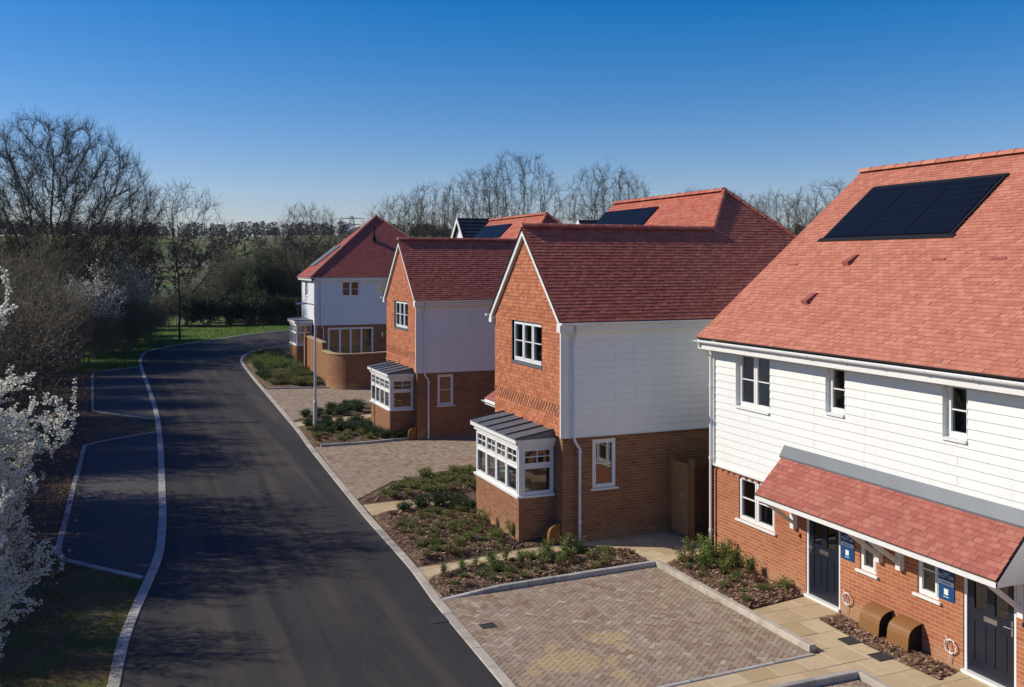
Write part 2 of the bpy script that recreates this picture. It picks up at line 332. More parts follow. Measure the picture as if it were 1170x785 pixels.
def slope(mb, under, poly3, gauge=.115, width=.167, **k):
    P = [V(p) for p in poly3]; n = (P[1]-P[0]).cross(P[2]-P[0]).normalized()
    if n.z < 0: n = -n
    u = V((0, 0, 1)).cross(n).normalized(); v = n.cross(u); O = min(P, key=lambda p: p.z)
    cp = ccw([((p-O).dot(u), (p-O).dot(v)) for p in P])
    under.face([p-n*.004 for p in P]); under.face([p-n*.05 for p in P][::-1])
    for i in range(len(P)): a, b = P[i], P[(i+1) % len(P)]; under.face([a-n*.05, b-n*.05, b-n*.004, a-n*.004])
    courses(mb, O, u, v, n, [cp], gauge, width, **k)
def ridge(mb, a, b, r=.11, L=.42):
    a, b = V(a), V(b); d = (b-a); n = max(1, round(d.length/L)); t = d.normalized(); s = t.cross(V((0, 0, 1))).normalized(); up = s.cross(t)
    for i in range(n):
        p, q = a+d*(i/n), a+d*((i+1.04)/n); rv = rng.random(); A = []; B = []
        for k in range(7):
            an = math.pi*(k/6)*.92+.04*math.pi; c = s*math.cos(an)+up*math.sin(an)
            A.append(p+c*(r+.012)-up*.035); B.append(q+c*r-up*.035)
        for k in range(6): mb.face([A[k], A[k+1], B[k+1], B[k]], rv)
        mb.face(A[::-1], rv); mb.face(B, rv)
def wall(mb, fr, W, H0, H1, holes=(), depth=.1, rnd=0):
    xs = sorted({0, W, *[h[0] for h in holes], *[h[1] for h in holes]}); zs = sorted({H0, H1, *[h[2] for h in holes], *[h[3] for h in holes]})
    for i in range(len(xs)-1):
        for j in range(len(zs)-1):
            cx_, cz_ = (xs[i]+xs[i+1])/2, (zs[j]+zs[j+1])/2
            if any(h[0] < cx_ < h[1] and h[2] < cz_ < h[3] for h in holes): continue
            mb.face([fr.p(xs[i], zs[j]), fr.p(xs[i+1], zs[j]), fr.p(xs[i+1], zs[j+1]), fr.p(xs[i], zs[j+1])], rnd)
    for a0, a1, b0, b1 in holes:
        for p, q in (((a0, b0), (a1, b0)), ((a1, b0), (a1, b1)), ((a1, b1), (a0, b1)), ((a0, b1), (a0, b0))):
            mb.face([fr.p(*p), fr.p(*q), fr.p(*q, -depth), fr.p(*p, -depth)], rnd)
def boards(mb, fr, W, H0, H1, holes=(), gauge=.165, back=None):
    hs_ = list(holes); xs = sorted({0, W, *[h[0] for h in hs_], *[h[1] for h in hs_]}); polys = []
    for i in range(len(xs)-1):
        c_ = (xs[i]+xs[i+1])/2; cut = sorted([(h[2], h[3]) for h in hs_ if h[0] < c_ < h[1]]); z = H0
        for a, b in cut:
            if a-z > .01: polys.append([(xs[i], z), (xs[i+1], z), (xs[i+1], a), (xs[i], a)])
            z = b
        if H1-z > .01: polys.append([(xs[i], z), (xs[i+1], z), (xs[i+1], H1), (xs[i], H1)])
    courses(mb, fr.o, fr.u, V((0, 0, 1)), fr.n, polys, gauge, 3.6, th=.017, gap=.006, jit=0, stagger=.4, vstart=H0, vgap=.006)
    if back is not None:
        for cp in polys: back.face([fr.p(a_, b_, .001) for a_, b_ in ccw(cp)])
def window(parent, fr, a0, a1, b0, b1, lights=2, bars=1, rec=.06, sill=True, fw=.06, vbars=0, frame_mat='white_plastic', transom=None, sill_ext=.05, label=None):
    """frame with one sash per light; panes and sill are its sub-parts"""
    mb = MB(); gb = MB(); c0, c1 = -rec-.07, -rec
    fr.box(mb, a0, a0+fw, b0, b1, c0, c1); fr.box(mb, a1-fw, a1, b0, b1, c0, c1)
    fr.box(mb, a0+fw, a1-fw, b0, b0+fw, c0, c1); fr.box(mb, a0+fw, a1-fw, b1-fw, b1, c0, c1)
    W = (a1-a0-2*fw)/lights; rows = [(b0+fw, b1-fw)]
    if transom: rows = [(b0+fw, transom-.03), (transom+.03, b1-fw)]; fr.box(mb, a0+fw, a1-fw, transom-.03, transom+.03, c0, c1)
    for i in range(lights):
        x0, x1 = a0+fw+W*i, a0+fw+W*(i+1)
        if i: fr.box(mb, x0-.025, x0+.025, b0+fw, b1-fw, c0+.002, c1+.003)
        for r, (z0, z1) in enumerate(rows):
            sx0, sx1 = x0+(.025 if i else 0), x1-(.025 if i < lights-1 else 0); t = .038
            fr.box(mb, sx0, sx0+t, z0, z1, c0+.01, c1+.012); fr.box(mb, sx1-t, sx1, z0, z1, c0+.01, c1+.012)
            fr.box(mb, sx0+t, sx1-t, z0, z0+t, c0+.01, c1+.012); fr.box(mb, sx0+t, sx1-t, z1-t, z1, c0+.01, c1+.012)
            nb, nv = (bars, vbars) if (not transom or r == 1) else (0, 0)
            for k in range(nb):
                zz = z0+(z1-z0)*(k+1)/(nb+1); fr.box(mb, sx0+t, sx1-t, zz-.011, zz+.011, c1-.03, c1-.002)
            for k in range(nv):
                xx = sx0+(sx1-sx0)*(k+1)/(nv+1); fr.box(mb, xx-.011, xx+.011, z0+t, z1-t, c1-.031, c1-.003)
            gb.face([fr.p(sx0+t-.005, z0+t-.005, c1-.034), fr.p(sx1-t+.005, z0+t-.005, c1-.034), fr.p(sx1-t+.005, z1-t+.005, c1-.034), fr.p(sx0+t-.005, z1-t+.005, c1-.034)])
    o = mb.build('window', frame_mat, parent, label=label); gb.build('pane', 'glass', o)
    if sill:
        s = MB(); fr.box(s, a0-sill_ext, a1+sill_ext, b0-.045, b0-.002, c0, .055); s.build('sill', frame_mat, o)
    return o
def downpipe(parent, pts, r=.034, name='downpipe', m='white_plastic'):
    mb = MB(); mb.tube(pts, r, 10)
    for i in range(len(pts)-1):
        a, b = V(pts[i]), V(pts[i+1])
        if abs(a.z-b.z) > 1:
            for z in np.arange(min(a.z, b.z)+.5, max(a.z, b.z), 1.7): mb.tube([(a.x, a.y, z-.03), (a.x, a.y, z+.03)], r*1.35, 10)
    return mb.build(name, m, parent, smooth=False)
def gutter(parent, a, b, r=.058, joints=3.0):
    a, b = V(a), V(b); d = b-a; t = d.normalized(); s = t.cross(V((0, 0, 1))).normalized(); mb = MB(); k = 9; n = 1
    for sgn, rr in ((1, r), (1, r-.006)):
        A = [a+s*math.cos(math.pi*i/(k-1))*rr-V((0, 0, 1))*math.sin(math.pi*i/(k-1))*rr for i in range(k)]; B = [q+d for q in A]
        for i in range(k-1): mb.face([A[i], A[i+1], B[i+1], B[i]])
        if rr == r: mb.face(A); mb.face(B[::-1])
    m_ = int(d.length/1.0)
    for j in range(m_+1):
        c = a+t*min(d.length-.02, j*1.0+.02)
        A = [c-t*.02+s*math.cos(math.pi*i/(k-1))*(r+.008)-V((0, 0, 1))*math.sin(math.pi*i/(k-1))*(r+.008) for i in range(k)]; B = [q+t*.04 for q in A]
        for i in range(k-1): mb.face([A[i], A[i+1], B[i+1], B[i]])
    return mb.build('gutter', 'white_plastic', parent, smooth=True)
def text(parent, body, size, loc, u, n, m, name='lettering'):
    cu = bpy.data.curves.new(name, 'FONT'); cu.body = body; cu.size = size; cu.align_x = 'CENTER'; cu.extrude = .001
    t_ = bpy.data.objects.new(name, cu); sc.collection.objects.link(t_)
    dg = bpy.context.evaluated_depsgraph_get(); me = bpy.data.meshes.new_from_object(t_.evaluated_get(dg)); bpy.data.objects.remove(t_)
    u, n = V(u), V(n); up = V((0, 0, 1)); org = V(parent['org'])
    for vv in me.vertices: vv.co = V(loc)+u*vv.co.x+up*vv.co.y+n*vv.co.z-org
    me.name = name; me.materials.append(M[m]); o = bpy.data.objects.new(name, me); sc.collection.objects.link(o); o.parent = parent; o['org'] = tuple(org); return o

# ------------------------------------------------------------------ the setting: ground, road, kerbs, paving
def sheet(name, pts, z, m, parent=None):
    mb = MB(); mb.face([(x, y, z) for x, y in (pts if area(pts) > 0 else pts[::-1])]); return tag(mb.build(name, m, parent), kind='structure')
def smooth_line(pts, n=6):
    out = []
    for i in range(len(pts)-1):
        p0, p1, p2, p3 = pts[max(i-1, 0)], pts[i], pts[i+1], pts[min(i+2, len(pts)-1)]
        for k in range(n):
            t = k/n; out.append(tuple(.5*((2*p1[j])+(-p0[j]+p2[j])*t+(2*p0[j]-5*p1[j]+4*p2[j]-p3[j])*t*t+(-p0[j]+3*p1[j]-3*p2[j]+p3[j])*t**3) for j in (0, 1)))
    return out+[pts[-1]]
def resample(pts, L):
    d = [0]
    for a, b in zip(pts, pts[1:]): d.append(d[-1]+math.dist(a, b))
    n = max(1, round(d[-1]/L)); out = []; j = 0
    for i in range(n+1):
        s = d[-1]*i/n
        while j < len(d)-2 and d[j+1] < s: j += 1
        t = (s-d[j])/max(1e-9, d[j+1]-d[j]); out.append(tuple(pts[j][k]+(pts[j+1][k]-pts[j][k])*t for k in (0, 1)))
    return out
def kerb(pts, wd, h, m='kerb_stone', L=.9, z0=-.03, name='kerb', ramp=0):
    P = resample(pts, L); mb = MB()
    def nrm(i):
        a, b = P[max(i-1, 0)], P[min(i+1, len(P)-1)]; d = math.dist(a, b); return (-(b[1]-a[1])/d, (b[0]-a[0])/d)
    for i in range(len(P)-1):
        a, b = P[i], P[i+1]; na, nb = nrm(i), nrm(i+1); t = ((b[0]-a[0])/math.dist(a, b), (b[1]-a[1])/math.dist(a, b)); g = .004; rv = rng.random()
        ha = h*(min(1, i*L/ramp) if ramp else 1)+.004; hb = h*(min(1, (i+1)*L/ramp) if ramp else 1)+.004; c = .012
        q = lambda p, n_, s, e: (p[0]+n_[0]*s+t[0]*e, p[1]+n_[1]*s+t[1]*e)
        r = wd/2; dz = rng.uniform(-.002, .002)
        for s0, s1, za0, zb0, za1, zb1 in ((-r, -r, z0, z0, ha-c, hb-c), (-r, -r+c, ha-c, hb-c, ha, hb), (-r+c, r-c, ha, hb, ha, hb), (r-c, r, ha, hb, ha-c, hb-c), (r, r, ha-c, hb-c, z0, z0)):
            A, A2 = q(a, na, s0, g), q(a, na, s1, g); B, B2 = q(b, nb, s0, -g), q(b, nb, s1, -g)
            mb.face([(*A, za0+dz), (*B, zb0+dz), (*B2, zb1+dz), (*A2, za1+dz)][::-1], rv)
        for p, n_, e, hh in ((a, na, g, ha), (b, nb, -g, hb)): mb.face([(*q(p, n_, -r, e), z0), (*q(p, n_, r, e), z0), (*q(p, n_, r, e), hh-c), (*q(p, n_, -r, e), hh-c)], rv)
    return tag(mb.build(name, m), kind='structure')
def paving(name, region, z, rects, m, bev=.004, gap=.003, parent=None, jz=.0015):
    mb = MB(); cps = [ccw(p) for p in region]
    for rect in rects:
        rv = rng.random(); dz = rng.uniform(-jz, jz)
        for cp in cps:
            q = clip(rect, cp)
            if len(q) < 3 or area(q) < 2e-4: continue
            cx_, cy_ = sum(p[0] for p in q)/len(q), sum(p[1] for p in q)/len(q)
            def ins(e): return [(p[0]+(cx_-p[0])*min(.45, e/max(.01, abs(math.dist(p, (cx_, cy_))))*1.3), p[1]+(cy_-p[1])*min(.45, e/max(.01, math.dist(p, (cx_, cy_)))*1.3)) for p in q]
            o_, i_ = ins(gap), ins(gap+bev); n = len(q)
            mb.face([(*p, z+dz) for p in i_], rv)
            for k in range(n): mb.face([(*o_[k], z-.006), (*o_[(k+1) % n], z-.006), (*i_[(k+1) % n], z+dz), (*i_[k], z+dz)], rv)
    return tag(mb.build(name, m, parent), kind='structure')
def herring(x0, x1, y0, y1, a=.1, ang=0):
    out = []; c, s = math.cos(ang), math.sin(ang); cx_, cy_ = (x0+x1)/2, (y0+y1)/2; r = math.hypot(x1-x0, y1-y0)/2; n = int(r/a)+4
    def tr(x, y): x, y = x*a, y*a; return (cx_+x*c-y*s, cy_+x*s+y*c)
    for j in range(-n, n):
        for k in range(-n//4-n//4-2, n//2+2):
            x = j+4*k
            if x < -n-4 or x > n+4: continue
            for bx in ((x, j, 2, 1), (x+3, j, 1, 2)):
                mx_, my_ = tr(bx[0]+bx[2]/2, bx[1]+bx[3]/2)
                if x0-.3 < mx_ < x1+.3 and y0-.3 < my_ < y1+.3: out.append([tr(bx[0], bx[1]), tr(bx[0]+bx[2], bx[1]), tr(bx[0]+bx[2], bx[1]+bx[3]), tr(bx[0], bx[1]+bx[3])])
    return out
def grid_rects(x0, x1, y0, y1, w_, h_, ang=0):
    out = []; c, s = math.cos(ang), math.sin(ang); cx_, cy_ = (x0+x1)/2, (y0+y1)/2; n = int(math.hypot(x1-x0, y1-y0)/2/min(w_, h_))+2
    for j in range(-n, n):
        for i in range(-n, n):
            o_ = (j % 2)*.5*w_; P = [(i*w_+o_, j*h_), (i*w_+o_+w_, j*h_), (i*w_+o_+w_, j*h_+h_), (i*w_+o_, j*h_+h_)]
            P = [(cx_+x*c-y*s, cy_+x*s+y*c) for x, y in P]
            if any(x0-1 < p[0] < x1+1 and y0-1 < p[1] < y1+1 for p in P): out.append(P)
    return out

# terrain: flat by the houses, a valley field that climbs far away on the left
def depth(x, y): return x*math.sin(YAW)+y*math.cos(YAW)
def terr(x, y):
    d = depth(x, y); h = max(0, d-225)*.068
    if d > 560: h = (560-225)*.068+(d-560)*.012
    h += 2.5*noise.noise(V((x*.006, y*.006, 0)))*min(1, max(0, (d-225)/120))
    return h-.06
xs = sorted({*range(-900, 1301, 60), *range(-120, 181, 15)}); ys = sorted({*range(-400, 2001, 60), *range(-60, 241, 15)})
mb = MB(); me = bpy.data.meshes.new('ground')
vs = [(x, y, terr(x, y)) for y in ys for x in xs]; nx = len(xs)
fs = [(j*nx+i, j*nx+i+1, (j+1)*nx+i+1, (j+1)*nx+i) for j in range(len(ys)-1) for i in range(nx-1)]
me.from_pydata(vs, [], fs); me.materials.append(M['field']); me.polygons.foreach_set('use_smooth', [True]*len(fs))
g = bpy.data.objects.new('ground', me); sc.collection.objects.link(g); g['kind'] = 'structure'

LK = [(-1.2, 8), (-.6, 12.5), (-.07, 16.8), (.05, 18.47), (.39, 20.85), (.62, 22.3), (.91, 24.38), (1.14, 28.47), (1.36, 35.11), (1.54, 41.95), (1.61, 48.85), (1.5, 60), (1.4, 68), (1.5, 74.2), (2.1, 79.8), (4.06, 84.4), (6.5, 88), (9.3, 92.2), (12.2, 96.2), (17, 100.5), (26, 105), (60, 112)]
RK = [(5.6, 8), (5.75, 12), (5.95, 18.43), (6.1, 20.71), (6.2, 25.48), (6.31, 28.6), (6.6, 36.15), (6.8, 40.02), (7.2, 51.66), (7.45, 59.02), (7.85, 67.98), (8.3, 72), (9.1, 75.4), (10.9, 79), (14, 82.6), (22, 86), (60, 92)]
LKs, RKs = smooth_line(LK), smooth_line(RK)
road = MB()
ra, rb = resample(LKs, .1), resample(RKs, .1)
NA = 90; ra = [ra[int(i*(len(ra)-1)/NA)] for i in range(NA+1)]; rb = [rb[int(i*(len(rb)-1)/NA)] for i in range(NA+1)]
for i in range(NA): road.face([(*ra[i], 0), (*rb[i], 0), (*rb[i+1], 0), (*ra[i+1], 0)])
tag(road.build('road', 'asphalt'), kind='structure')
kerb(LKs, .2, .02, 'kerb_stone'); kerb(RKs, .2, .012, 'pale_kerb')
# left verge, soil under the thicket, lawn beyond the bend
sheet('verge', [(-60, -5), (1, 8), (1, 74), (-60, 74)][0:4], -.028, 'soil')
near = [(-4.5, 8), (-1.1, 8), (-.5, 12.5), (0, 16.8), (.3, 20.8), (.55, 22.2), (-1.45, 24.6), (-4, 24.6)]
sheet('grass_verge', near, -.012, 'rough_verge')
sheet('lawn', [(1.6, 74), (2.1, 79.8), (4.06, 84.4), (6.5, 88), (9.3, 92.2), (12.2, 96.2), (17, 100.5), (26, 105), (60, 112), (60, 119), (18, 112), (4, 109), (-4, 95), (-3, 67), (1.4, 67)], -.014, 'lawn')
B1 = [(-1.16, 39.77), (1.5, 41.6), (1.33, 35.1), (1.1, 28.5), (.88, 24.4), (.62, 22.3), (-1.34, 24.71)]
B2 = [(-1.48, 65.76), (1.35, 68.3), (1.5, 60), (1.55, 48.85), (1.5, 45.07), (-1.09, 48.63)]
sheet('parking_bay', B1, -.002, 'bay_surface'); sheet('parking_bay', B2, -.002, 'bay_surface')
kerb([(1.45, 41.7), (-1.16, 39.8), (-1.34, 24.7), (.5, 22.4)], .14, .012); kerb([(1.35, 68.4), (-1.48, 65.8), (-1.09, 48.6), (1.45, 45.1)], .14, .012)
# right side base
sheet('garden_soil', [(5.9, 8), (30, 8), (30, 50), (60, 92), (22, 86), (14, 82.6), (10.9, 79), (9.1, 75.4), (8.3, 72), (7.85, 68), (7.2, 51.7), (6.8, 40), (6.2, 25.5), (5.95, 18.4)], -.014, 'soil')
DR = [(6.05, 18.62), (11.17, 18.9), (11.19, 13.67), (5.9, 13.43)]; DR2 = [(6.0, 12.5), (11.2, 12.5), (11.2, 4), (5.5, 4)]
MD = [(6.42, 27.6), (7.9, 29.35), (9.5, 30.05), (11.2, 30.55), (13.2, 30.8), (13.2, 35.9), (10.7, 36.0), (8.7, 35.85), (6.75, 35.95)]
MDc = [[(6.38, 27.5), (7.9, 29.35), (7.9, 35.95), (6.72, 35.95)], [(7.9, 29.35), (9.5, 30.05), (9.5, 35.95), (7.9, 35.95)], [(9.5, 30.05), (13.2, 30.8), (13.2, 35.95), (9.5, 35.95)]]; MDo = [(6.38, 27.5), (7.9, 29.35), (9.5, 30.05), (13.2, 30.8), (13.2, 35.95), (6.72, 35.95)]; DDc = [[(6.96, 42.2), (9.9, 46.2), (9.9, 52.85), (7.32, 53.45)], [(9.9, 46.2), (13.9, 46.2), (13.9, 52.0), (9.9, 52.85)]]
DD = [(6.98, 42.3), (9.9, 46.2), (13.9, 46.2), (13.9, 52.0), (11.6, 52.3), (7.38, 53.4)]
for nme, reg in (('driveway', DR), ('driveway', DR2), ('driveway', MDo), ('driveway', DD)): sheet(nme+'_bed', reg, -.005, 'joint_sand')
def bb(reg): return min(p[0] for p in reg), max(p[0] for p in reg), min(p[1] for p in reg), max(p[1] for p in reg)
paving('driveway', [DR], .004, herring(*bb(DR), ang=R(45-4)), 'paving_block')
paving('driveway', [DR2], .004, herring(6, 11.3, 9.5, 12.6, ang=R(45)), 'paving_block')
paving('driveway', MDc, .004, herring(*bb(MDo), ang=R(41)), 'paving_block')
paving('driveway', DDc, .004, herring(*bb(DD), a=.1, ang=R(45)), 'paving_block')
kerb([(6.05, 18.68), (7.6, 18.78), (11.25, 18.98)], .12, .10, L=.62, ramp=1.2); kerb([(11.25, 18.98), (11.27, 13.72)], .14, .11, 'pale_kerb', L=.9)
kerb([(11.2, 13.62), (6.05, 13.38)], .09, .012, 'kerb_stone', L=.9); kerb([(5.8, 12.62), (11.3, 12.62)], .12, .10); kerb([(11.3, 12.56), (11.32, 5)], .12, .10, 'pale_kerb')
kerb([(6.95, 35.93), (8.7, 35.86), (10.4, 36.1), (10.9, 36.25)], .12, .09, L=.6); kerb([(7.5, 53.5), (9.6, 52.9), (11.5, 52.35)], .12, .09, L=.6)
# buff slab paths
P1 = [[(6.1, 18.8), (6.1, 20.85), (7.2, 20.9), (7.2, 18.9)], [(7.2, 18.9), (7.2, 20.95), (9.0, 21.25), (9.98, 21.2), (11.0, 20.6), (11.0, 19.1)], [(9.98, 21.27), (14.9, 21.27), (14.9, 19.3), (11.3, 19.02), (11.0, 19.1), (9.98, 20.4)], [(13.05, 19.5), (14.9, 19.5), (14.9, 30), (13.05, 30)]]
paving('footpath', P1, -.003, grid_rects(6, 15, 18.6, 22, .6, .45, R(8)), 'buff_slab', bev=.005, jz=.002)
P2 = [[(11.36, 12.68), (13.02, 12.6), (13.02, 16.06), (11.36, 15.8)], [(6, 12.7), (11.36, 12.68), (11.36, 13.62), (6, 13.32)], [(11.39, 5), (13.02, 5), (13.02, 12.6), (11.36, 12.7)]]
paving('footpath', P2, -.003, grid_rects(6, 13.1, 5, 16.2, .62, .62, R(1)), 'buff_slab', bev=.005, jz=.002)
paving('footpath', [[(6.35, 25.6), (9.0, 26.1), (9.0, 27.0), (6.4, 26.85)]], -.003, grid_rects(6.2, 9.1, 25.4, 27.1, .6, .45, R(8)), 'buff_slab')
paving('footpath', [[(6.85, 40.7), (10.6, 42.1), (10.6, 42.95), (6.9, 41.9)]], -.003, grid_rects(6.8, 10.7, 40.6, 43, .6, .45, R(18)), 'buff_slab')

# planting beds: raised mulch with loose bark
def bed(name, poly, h=.07, dens=170, m='soil', chips=True, z0=0):
    poly = ccw(poly); mb = MB(); x0, x1, y0, y1 = bb(poly); st = .16
    def edge(x, y):
        d = 9
        for i in range(len(poly)):
            ax, ay = poly[i]; bx, by = poly[(i+1) % len(poly)]; L = math.hypot(bx-ax, by-ay); d = min(d, ((bx-ax)*(y-ay)-(by-ay)*(x-ax))/L)
        return d
    def hz(x, y): return z0+h*min(1, max(0, edge(x, y))/.22)+.025*noise.noise(V((x*3, y*3, 1)))*min(1, max(0, edge(x, y))/.15)-.004
    i0 = int((x1-x0)/st)+1; j0 = int((y1-y0)/st)+1
    for i in range(i0):
        for j in range(j0):
            X, Y = x0+i*st, y0+j*st; q = clip([(X, Y), (X+st, Y), (X+st, Y+st), (X, Y+st)], poly)
            if len(q) > 2 and area(q) > 1e-5: mb.face([(a, b, hz(a, b)) for a, b in q])
    ob = tag(mb.build(name, m), kind='structure')
    if chips:
        cb = MB(); n = int(area(poly)*dens)
        while n:
            x, y = rng.uniform(x0, x1), rng.uniform(y0, y1)
            if edge(x, y) < .01: continue
            n -= 1; z = hz(x, y)+.012; l, w_ = rng.uniform(.02, .055), rng.uniform(.010, .024); a = rng.uniform(0, 6.28); t1, t2 = rng.uniform(-.5, .5), rng.uniform(-.5, .5)
            u = V((math.cos(a), math.sin(a), t1)); v = V((-math.sin(a), math.cos(a), t2)); p = V((x, y, z))
            cb.face([p-u*l-v*w_, p+u*l-v*w_*.6, p+u*l*.9+v*w_, p-u*l*.8+v*w_], rng.random())
        tag(cb.build('bark_mulch', 'bark_chip'), kind='stuff', label='loose brown bark chips spread over a planting bed', cat='mulch', group='bark mulch on the planting beds')
    return hz
sheet_ = None
bA = [(11.34, 18.9), (12.0, 19.25), (12.96, 19.36), (12.99, 16.12), (11.38, 15.85)]
bS = [(12.42, 14.95), (12.98, 15.0), (12.98, 12.15), (12.42, 12.0), (12.34, 13.0), (12.34, 14.0)]
b1 = [(6.13, 18.78), (11.2, 19.05), (11.27, 20.2), (10.9, 20.42), (10.15, 20.62), (8.84, 20.65), (7.66, 20.5), (6.3, 20.12), (6.12, 19.8)]
b2 = [(6.27, 21.0), (9.04, 21.38), (9.04, 25.9), (8.0, 26.0), (6.6, 25.75), (6.35, 25.4)]; b2b = [(9.04, 21.38), (9.95, 21.42), (9.95, 22.0), (9.04, 22.0)]
b3 = [(6.55, 26.95), (9.0, 27.1), (11.1, 27.1), (11.1, 30.35), (9.6, 29.95), (8.05, 29.2), (6.5, 27.45)]
b4 = [(6.72, 36.05), (9.72, 36.05), (9.72, 41.3), (6.88, 40.6)]; b4b = [(9.72, 36.05), (10.65, 36.2), (10.65, 36.5), (9.72, 36.5)]
b5 = [(6.95, 42.0), (10.5, 43.0), (10.6, 46.1), (9.97, 46.1)]
b6 = [(7.55, 53.6), (10.7, 52.7), (11.2, 66.9), (8.1, 67), (7.62, 60)]; b6b = [(8.05, 67), (11.2, 66.9), (11.2, 76.6), (8.75, 73)]
hA = bed('planting_bed', bA, .07, 420); hS = bed('planting_bed', bS, .06, 600, z0=.0); h1 = bed('planting_bed', b1, .09, 400); h2 = bed('planting_bed', b2, .10, 280); bed('planting_bed', b2b, .08, 200); bed('planting_bed', b4b, .06, 60); bed('planting_bed', b6b, .1, 0, chips=False)
h3 = bed('planting_bed', b3, .09, 170); h4 = bed('planting_bed', b4, .09, 110); h5 = bed('planting_bed', b5, .07, 60, chips=False); h6 = bed('planting_bed', b6, .1, 20, chips=False)

# ------------------------------------------------------------------ white-boarded semi-detached house on the right (A)
X0, X1, Y0, Y1 = 13.0, 22.0, 7.8, 19.39
A = thing('semi_detached_house', 'large right-hand house with cream boarding over red brick, salmon tiled roof and two navy doors', 'house', (17.5, 13.6, 0))
fa = F((X0, Y1, 0), (0, -1, 0), (-1, 0, 0)); L_ = Y1-Y0; ZB = 2.09; ZE = 4.86
def ya(y): return Y1-y
gh = [(ya(18.41), ya(17.11), 1.02, 2.02), (ya(14.54), ya(14.11), 1.0, 1.92), (ya(13.11), ya(12.63), 1.0, 1.92), (ya(16.09), ya(15.08), -.01, 2.06), (ya(12.11), ya(11.08), -.01, 2.06), (ya(9.9), ya(8.6), 1.02, 2.02)]
uh = [(ya(18.45), ya(17.22), 3.58, 4.80), (ya(15.44), ya(14.90), 3.86, 4.80), (ya(12.50), ya(11.98), 3.86, 4.80), (ya(9.9), ya(8.7), 3.58, 4.80)]
mb = MB(); fb = F((X0+.045, Y1, 0), (0, -1, 0), (-1, 0, 0)); wall(mb, fb, L_, -.05, ZB, [(a, b, max(c, -.05), d) for a, b, c, d in gh], .09)
ff = F((X0+.045, Y1, 0), (1, 0, 0), (0, 1, 0)); ff2 = F((X0+.045, Y0, 0), (1, 0, 0), (0, -1, 0)); wall(mb, ff, X1-X0, -.05, ZB); wall(mb, ff2, X1-X0, -.05, ZB)
wall(mb, F((X1, Y1, 0), (0, -1, 0), (1, 0, 0)), L_, -.05, ZB)
mb.build('brick_wall', 'red_brick', A)
mb = MB()   # header course under the boards
for i in range(int(2.6/.225)): fb.box(mb, .05+i*.225, .05+i*.225+.1, ZB-.12, ZB-.045, -.002, .03)
mb.build('dentil_course', 'red_brick', A)
bk = MB(); mb = MB(); fbrd = F((X0+.012, Y1, 0), (0, -1, 0), (-1, 0, 0)); boards(mb, fbrd, L_, ZB, ZE+.05, uh, back=bk)
fe = F((X0, Y1+.02, 0), (1, 0, 0), (0, 1, 0)); boards(mb, fe, X1-X0, ZB, ZE)
fe2 = F((X0, Y0-.02, 0), (1, 0, 0), (0, -1, 0)); boards(mb, fe2, X1-X0, ZB, ZE)
for fr in (fe, fe2): courses(mb, fr.o, fr.u, V((0, 0, 1)), fr.n, [[(0, ZE), (X1-X0, ZE), (4.5, 9.0)]], .165, 3.6, th=.018, gap=.003, jit=0, vstart=ZB)
for a0, a1, b0, b1_ in uh:   # plain board lining in each opening
    for p, q in (((a0, b0), (a1, b0)), ((a1, b0), (a1, b1_)), ((a1, b1_), (a0, b1_)), ((a0, b1_), (a0, b0))): mb.face([fbrd.p(*p, .018), fbrd.p(*q, .018), fbrd.p(*q, -.17), fbrd.p(*p, -.17)])
wall(mb, F((X1, Y1, 0), (0, -1, 0), (1, 0, 0)), L_, ZB, ZE)
wb = mb.build('weatherboard', 'cream_board', A); bk.build('shadow_line_backing', 'board_shadow_line', wb)
mb = MB(); fa.box(mb, -.05, .11, ZB-.03, ZE, -.02, .045); mb.box(X0-.02, X0+.12, Y1+.045, Y1+.05, ZB, ZE); fa.box(mb, .11, L_, ZB-.035, ZB+.012, -.03, .04); mb.build('corner_board', 'white_paint', A)
for h_ in uh:
    wo_ = window(A, fbrd, h_[0], h_[1], h_[2], h_[3], lights=2 if h_[1]-h_[0] > 1 else 1, bars=1, rec=.085, sill=True, sill_ext=-.005)
for h_ in (gh[0], gh[1], gh[2], gh[5]):
    window(A, fb, h_[0], h_[1], h_[2], h_[3], lights=2 if h_[1]-h_[0] > 1 else 1, bars=1, rec=.03, sill_ext=.07, fw=.055)
